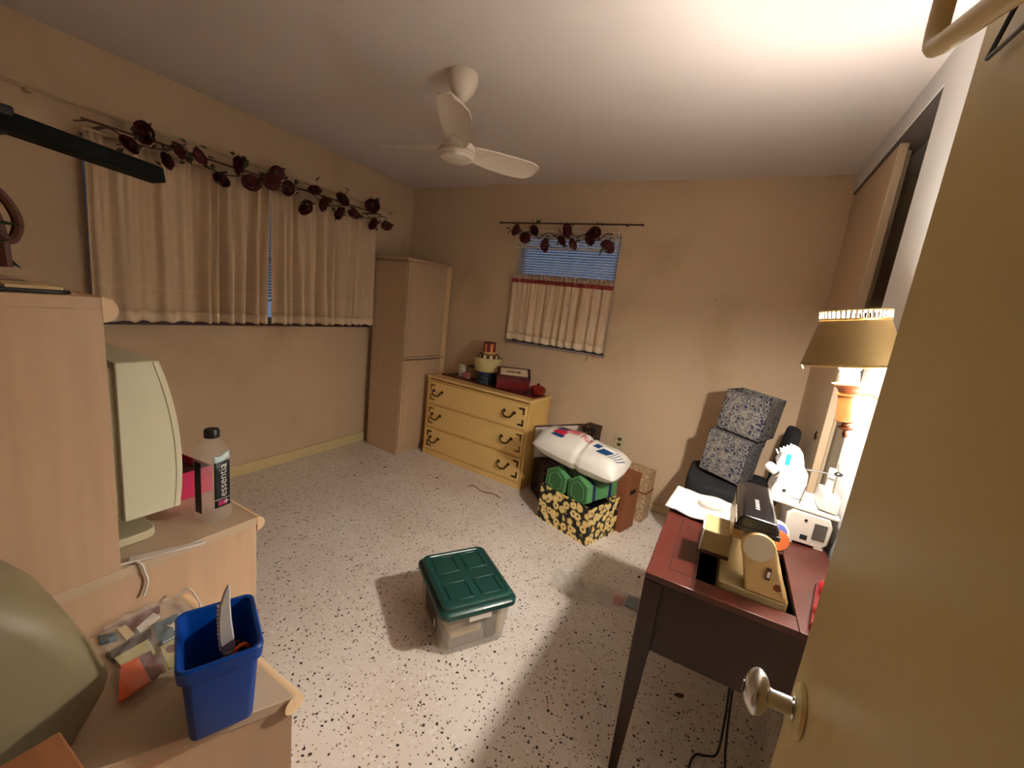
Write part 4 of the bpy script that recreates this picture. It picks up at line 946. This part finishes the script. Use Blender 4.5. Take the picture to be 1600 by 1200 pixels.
# bottle of water
t = thing('water_bottle', 'clear water bottle with a black cap and black label on the desk', 'bottle', (-1.222, .588, .7535), math.radians(6))
def br_(r_, z, p=3.2):
    pts = []
    for k in range(32):
        a = 2*PI*k/32; c, s = math.cos(a), math.sin(a); q = (abs(c)**p+abs(s)**p)**(-1/p); pts.append((r_*q*c, r_*q*s, z))
    return pts
G().loft([br_(.024, .003), br_(.034, 0), br_(.039, .006), br_(.040, .02), br_(.039, .035), br_(.039, .16), br_(.0395, .185), br_(.036, .205), br_(.026, .226, 2.4), br_(.016, .238, 2), br_(.0145, .242, 2), br_(.0145, .252, 2)]).build('bottle_body', 'bottle_clear', t)
G().lathe([(.001, .243), (.0185, .243), (.0185, .262), (.0165, .266), (.001, .266)], 28).build('cap', 'black', t)
lb = G().grid(lambda u, v: (.0402, -.021+.042*u, .045+.135*v), 6, 6).build('label', 'label_black', t, smooth=80, solid=.0008)
G().grid(lambda u, v: (.0402, -.021+.042*u, .180+.022*v-.006*math.sin(5*u)), 6, 3).build('label_top', 'label_pale', lb, smooth=80, solid=.0008)
G().box(.0408, .0412, -.023, .021, .0685, .0700).build('label_line', 'white_bright', lb)
G().box(.0408, .0412, -.012, .010, .050, .064).build('label_mark', 'label_magenta', lb)
G().box(.0412, .0416, .003, .017, .0565, .0595).box(.0412, .0416, .0085, .0115, .051, .065).build('plus_mark', 'white_bright', lb)
tg = text_geo('essentia', .032)
wmx = max(p[0] for p in tg.v)
tg.v = [(.0413, .011-p[1]*.95, .074+p[0]*(.098/wmx)) for p in tg.v]; tg.build('label_word', 'white_bright', lb, smooth=0)
G().grid(lambda u, v: (-.018+.036*u, -.0402, .03+.145*v), 4, 4).build('rear_label', 'label_black', t, smooth=80, solid=.0008) if False else None
G().grid(lambda u, v: (-.012+.026*u, -.0402, .03+.15*v), 4, 4).build('rear_label', 'label_black', t, smooth=80, solid=.0008)
# behind the monitor
t = thing('pink_box', 'bright pink open box behind the monitor on the desk', 'box', (-1.50, .585, .7535), .1)
for a in ((-.12, .12, -.07, -.066), (-.12, .12, .066, .07), (-.12, -.116, -.066, .066), (.116, .12, -.066, .066)): G().box(a[0], a[1], a[2], a[3], 0, .085).build('side_panel', 'pink_box', t)
G().box(-.116, .116, -.066, .066, 0, .06).build('dark_filling', 'tin_brown', t)
t = thing('wooden_stand', 'orange wooden stand behind the pink box on the desk', 'stand', (-1.70, .60, .7535))
G().box(-.06, .06, -.045, .045, .105, .12).build('stand_top', 'orange_wood', t, bevel=.002); G().box(-.05, .05, -.038, .038, 0, .105).build('stand_body', 'orange_wood', t, bevel=.002)
G().ball((.051, .0, .06), .006, 8, 6).build('knob', 'brass_dark', t)
o = tag(G().prism([(0, -.012), (.012, -.016), (.14, -.006), (.15, 0), (.13, .007), (.0, .012)], 0, .006).build('letter_opener', 'board_white', None, (-1.155, .372, .7535), (0, 0, math.radians(70)), bevel=.002), 'slim pale tool lying at the desk edge by the hutch', 'tool')
o = tag(G().tube(smooth_path([(-1.150, .345, .757), (-1.140, .375, .757), (-1.124, .385, .752), (-1.124, .39, .73), (-1.124, .395, .70), (-1.122, .385, .668)]), .003, 6).build('white_cable', 'wire_white'), 'white cable hanging over the desk side panel', 'cable')

# things standing on the hutch top
t = thing('serving_tray', 'flat black tray edge on top of the hutch', 'tray', (-1.30, .16, HZ+.0005))
G().prism(rrect(-.16, .14, -.2, .16, .02), 0, .006).build('tray_plate', 'black', t, bevel=.002)
G().box(.0, .12, .075, .150, .0062, .012).build('folded_paper', 'paper_tan', t)
t = thing('desk_lamp', 'black and green desk lamp with a long straight head on the hutch', 'lamp', (-1.545, .02, HZ+.0005))
G().lathe([(.001, 0), (.07, 0), (.072, .006), (.066, .016), (.02, .024), (.001, .026)], 28).build('base', 'lamp_green', t)
hl = G().loft([[(.211, y, z0_), (.279, y, z0_), (.267, y, z0_+h_), (.223, y, z0_+h_)] for y, z0_, h_ in ((.02, .305, .040), (.27, .293, .036), (.505, .270, .036))]).build('lamp_head', 'lamp_green', t, bevel=.004)
G().box(.207, .283, .02, .268, .318, .336).build('end_housing', 'black', hl, bevel=.004)
G().tube([(.0, 0, .02), (.11, .09, .17), (.24, .245, .295)], .006, 8).build('arm', 'rod_cream', t)
G().tube([(.24, .235, .290), (.24, .26, .300)], .012, 10).build('joint', 'black', t)
t = thing('bentwood_basket', 'dark bentwood handled basket with green leaves on the hutch', 'basket', (-1.33, .14, HZ+.0075))
G().lathe([(.001, 0), (.07, 0), (.09, .06), (.085, .06), (.066, .006), (.001, .006)], 24).build('bowl', 'bentwood', t)
G().tube([(0, .10*math.cos(a)+.03, .03+.21*math.sin(a)**.8 if math.sin(a) > 0 else .03) for a in [PI*k/18 for k in range(19)]], .010, 8).build('handle', 'bentwood', t)
G().tube(smooth_path([(.0, .085, .09), (.005, .11, .10), (.0, .14, .085), (.0, .152, .12), (0, .14, .16), (0, .11, .20)]), .009, 8).build('handle_loop', 'bentwood', t)
lm = G().add([(0,0,0),(.02,.018,.006),(.06,0,-.004),(.02,-.018,.006)], [(0,1,2),(0,2,3)]).mesh('leaf', 'leaf_green', 0)
rnd = random.Random(11)
for k in range(34):
    a = rnd.uniform(0, 6.28); rr_ = rnd.uniform(.02, .10)
    link_copy(lm, 'leaf', t, (rr_*math.cos(a), rr_*math.sin(a)+.02, rnd.uniform(.05, .12)), (rnd.uniform(-.8, .8), rnd.uniform(-.8, .8), a), rnd.uniform(.7, 1.2))

# ------------------------------------------------------------------ on the low cabinet
t = thing('plastic_case', 'large grey-beige plastic hard case with a domed top at the left edge', 'case', (0, 0, UZ+.0005))
def rc(z, x0_, x1_, y0_, y1_, r_): return [(x, y, z) for x, y in rrect(x0_, x1_, y0_, y1_, r_, 5)]
G().loft([rc(0, -1.10, -.862, -.08, .200, .03), rc(.08, -1.11, -.848, -.085, .238, .03), rc(.105, -1.11, -.845, -.085, .243, .03), rc(.18, -1.10, -.842, -.08, .225, .04), rc(.25, -1.09, -.845, -.07, .198, .05), rc(.31, -1.07, -.86, -.05, .165, .06), rc(.34, -1.04, -.89, -.02, .13, .06)]).build('shell', 'case_grey', t)
G().tube([(-.90, -.06, .325), (-.875, .03, .325), (-.885, .125, .327)], .003, 6).build('top_seam', 'dark_slot', t)
G().prism(rrect(-.03, .03, -.012, .012, .01), -.002, .004).build('latch_slot', 'dark_slot', t, (-.843, .03, .20), (0, PI/2, 0))
t = thing('wooden_crate', 'orange-brown wooden crate corner at the bottom left beside the low cabinet', 'crate', (0, 0, 0))
G().box(-.780, -.615, YF+.004, .157, .0, .725).build('crate_body', 'crate_wood', t, bevel=.003); G().box(-.783, -.612, YF+.003, .160, .726, .742).build('crate_lid', 'crate_wood', t, bevel=.003)
# blue bin
t = thing('blue_bin', 'deep blue plastic bin standing on the low cabinet', 'bin', (-.748, .364, UZ+.0005), math.radians(-23.3))
# local: x towards the camera side, y along the near edge
g = G(); n = 5
def brr(hx, hy, r_, z, cx_=0): return [(x+cx_, y, z) for x, y in rrect(-hx, hx, -hy, hy, r_, n)]
g.loft([brr(.060, .048, .012, 0), brr(.061, .049, .012, .004), brr(.0735, .057, .014, .140), brr(.080, .063, .016, .142), brr(.082, .065, .016, .166), brr(.079, .062, .015, .170), brr(.074, .057, .014, .168), brr(.070, .054, .013, .140), brr(.058, .046, .011, .008), brr(.03, .03, .008, .0075)])
g.build('bin_shell', 'blue_plastic', t)
def on_bin(x, y, z):
    a = math.radians(-23.3); c, s = math.cos(a), math.sin(a); return (-.748+x*c-y*s, .364+x*s+y*c, UZ+.0005+z)
bl = thing('brush', 'white curved brush handle sticking out of the blue bin', 'brush', on_bin(.005, .022, .012), rot=(math.radians(4), math.radians(4), math.radians(-23.3)))
G().loft([[(y-.004, x-w_, z), (y+.004, x-w_, z), (y+.004, x+w_, z), (y-.004, x+w_, z)] for x, y, z, w_ in ((0, 0, .115, .011), (-.001, .0, .15, .0115), (.0, .0, .19, .010), (.003, 0, .225, .008), (.008, 0, .25, .005), (.011, 0, .262, .002))]).build('handle', 'white_bright', bl, bevel=.002)
for k in range(12): G().ball((0, -.0115+.0006*max(0, k-4), .125+.009*k), .0035, 6, 4).build('handle_ridge', 'white_bright', bl)
G().tube([(0, 0, .116), (0, 0, .05), (0, .0, .0)], [.010, .012, .013], 8).build('brush_head', 'paper_grey', bl)
sc_ = thing('scissors', 'dark scissors with orange-red handles inside the blue bin', 'scissors', on_bin(.030, .034, .012), rot=(0, 0, math.radians(-23.3)))
G().tube([(0, .012*math.cos(a), .115+.016*math.sin(a)) for a in [2*PI*k/14 for k in range(15)]], .0035, 6).build('handle', 'card_orange', sc_)
G().tube([(-.02, .012*math.cos(a)-.006, .108+.016*math.sin(a)) for a in [2*PI*k/14 for k in range(15)]], .0035, 6).build('handle', 'card_dark', sc_)
G().tube([(-.002, 0, .10), (-.006, -.004, 0.0)], [.006, .002], 6).build('blade', 'chrome', sc_); G().tube([(-.018, 0, .094), (-.010, .004, 0.0)], [.006, .002], 6).build('blade', 'chrome', sc_)
# clear bag with cards and packets
BZ = UZ+.0008
def flat(name, label, cat, m, pts, z, th=.003):
    return tag(G().prism(pts, 0, th).build(name, m, None, (0, 0, BZ+z), bevel=.0006), label, cat)
def quad(cx_, cy__, w_, h_, a):
    a = math.radians(a); c, s = math.cos(a), math.sin(a)
    return [(cx_+x*c-y*s, cy__+x*s+y*c) for x, y in ((-w_, -h_), (w_, -h_), (w_, h_), (-w_, h_))]
flat('maroon_packet', 'dull maroon packet at the back of the clear bag', 'packet', 'card_maroon', [(-1.122, .335), (-1.122, .415), (-1.095, .405), (-1.075, .345)], .0)
flat('dark_pouch', 'long dark pouch across the clear bag of packets', 'pouch', 'card_dark', [(-1.039, .287), (-1.047, .368), (-1.018, .360), (-1.010, .290)], .0, .010)
flat('blue_grey_packet', 'blue-grey packet half under the plastic case', 'packet', 'card_teal', [(-1.118, .300), (-1.100, .324), (-1.070, .318), (-1.085, .292)], .0)
flat('tan_card', 'small tan card in the clear bag', 'card', 'paper_tan', [(-1.105, .328), (-1.105, .344), (-1.060, .343), (-1.055, .327)], .0035)
flat('white_strip', 'white card strip beside the teal packet', 'card', 'paper_white', [(-1.076, .352), (-1.100, .394), (-1.075, .398), (-1.052, .352)], .0035)
tp = thing('teal_packet', 'teal packet with a pale emblem in the clear bag', 'packet', (0, 0, BZ+.0105))
G().prism([(-1.050, .371), (-1.046, .420), (-.955, .392), (-.968, .358)], 0, .004).build('packet', 'card_teal', tp, bevel=.0008)
em = [(-1.022, .389), (-1.012, .391), (-1.006, .394), (-1.000, .392), (-.990, .391), (-.994, .396), (-.990, .402), (-1.000, .401), (-1.006, .399), (-1.012, .402), (-1.022, .402), (-1.017, .396)]
G().prism(em, .004, .0046).build('emblem', 'paper_white', tp); G().box(-.975, -.972, .362, .39, .004, .0046).build('packet_line', 'label_pale', tp)
flat('yellow_packet', 'yellow-green crumpled packet beside the orange one', 'packet', 'card_yellow', [(-1.008, .292), (-1.012, .350), (-.955, .344), (-.972, .291)], .0105)
cpk = thing('cream_packet', 'cream packet with a dark oval next to the blue bin', 'packet', (0, 0, BZ+.0150))
G().prism([(-.963, .352), (-.963, .386), (-.880, .362), (-.888, .338)], 0, .004).build('packet', 'card_yellow', cpk, bevel=.0008)
G().prism([(-.938+.013*math.cos(a), .364+.010*math.sin(a)) for a in [2*PI*k/16 for k in range(16)]], .004, .0046).build('oval_print', 'card_maroon', cpk)
flat('orange_packet', 'bright orange packet at the near end of the clear bag', 'packet', 'card_orange', [(-.969, .289), (-.968, .317), (-.884, .306), (-.880, .255)], .0150, .005)
flat('maroon_strip', 'dark maroon strip beside the orange packet', 'packet', 'card_maroon', [(-.966, .319), (-.968, .338), (-.895, .330), (-.882, .309)], .0150, .004)
bagp = [(-1.120, .300), (-1.122, .40), (-1.110, .450), (-1.02, .455), (-.93, .425), (-.862, .341), (-.862, .262), (-.93, .262), (-1.03, .270)]
def cen(p): return (sum(x for x, y in p)/len(p), sum(y for x, y in p)/len(p))
def inside(x, y):
    c_ = False
    for k in range(len(bagp)):
        (xa, ya), (xb, yb) = bagp[k], bagp[k-1]
        if (ya > y) != (yb > y) and x < (xb-xa)*(y-ya)/(yb-ya)+xa: c_ = not c_
    return c_
rnd = random.Random(5); g = G(); NX, NY = 26, 20; idx = {}
for j in range(NY+1):
    for i in range(NX+1):
        x = -1.124+.264*i/NX; y = .256+.204*j/NY
        if inside(x, y):
            ed = all(inside(x+dx, y+dy) for dx, dy in ((.012, 0), (-.012, 0), (0, .012), (0, -.012)))
            idx[(i, j)] = len(g.v); g.v.append((x, y, (.027+.006*math.sin(i*1.1+j*.7)*math.sin(j*.9)+rnd.uniform(-.002, .003)) if ed else .003))
for j in range(NY):
    for i in range(NX):
        q = [(i, j), (i+1, j), (i+1, j+1), (i, j+1)]
        if all(p in idx for p in q): g.f.append(tuple(idx[p] for p in q))
t = thing('clear_bag', 'crinkled clear plastic bag covering the packets on the low cabinet', 'bag', (0, 0, BZ))
g.build('film', 'bag_film', t, smooth=25)
G().tube(smooth_path([(-1.10, .44, .02), (-1.09, .462, .035), (-1.04, .463, .02), (-1.01, .452, .012)]), .0025, 6).build('zip_edge', 'wire_white', t)
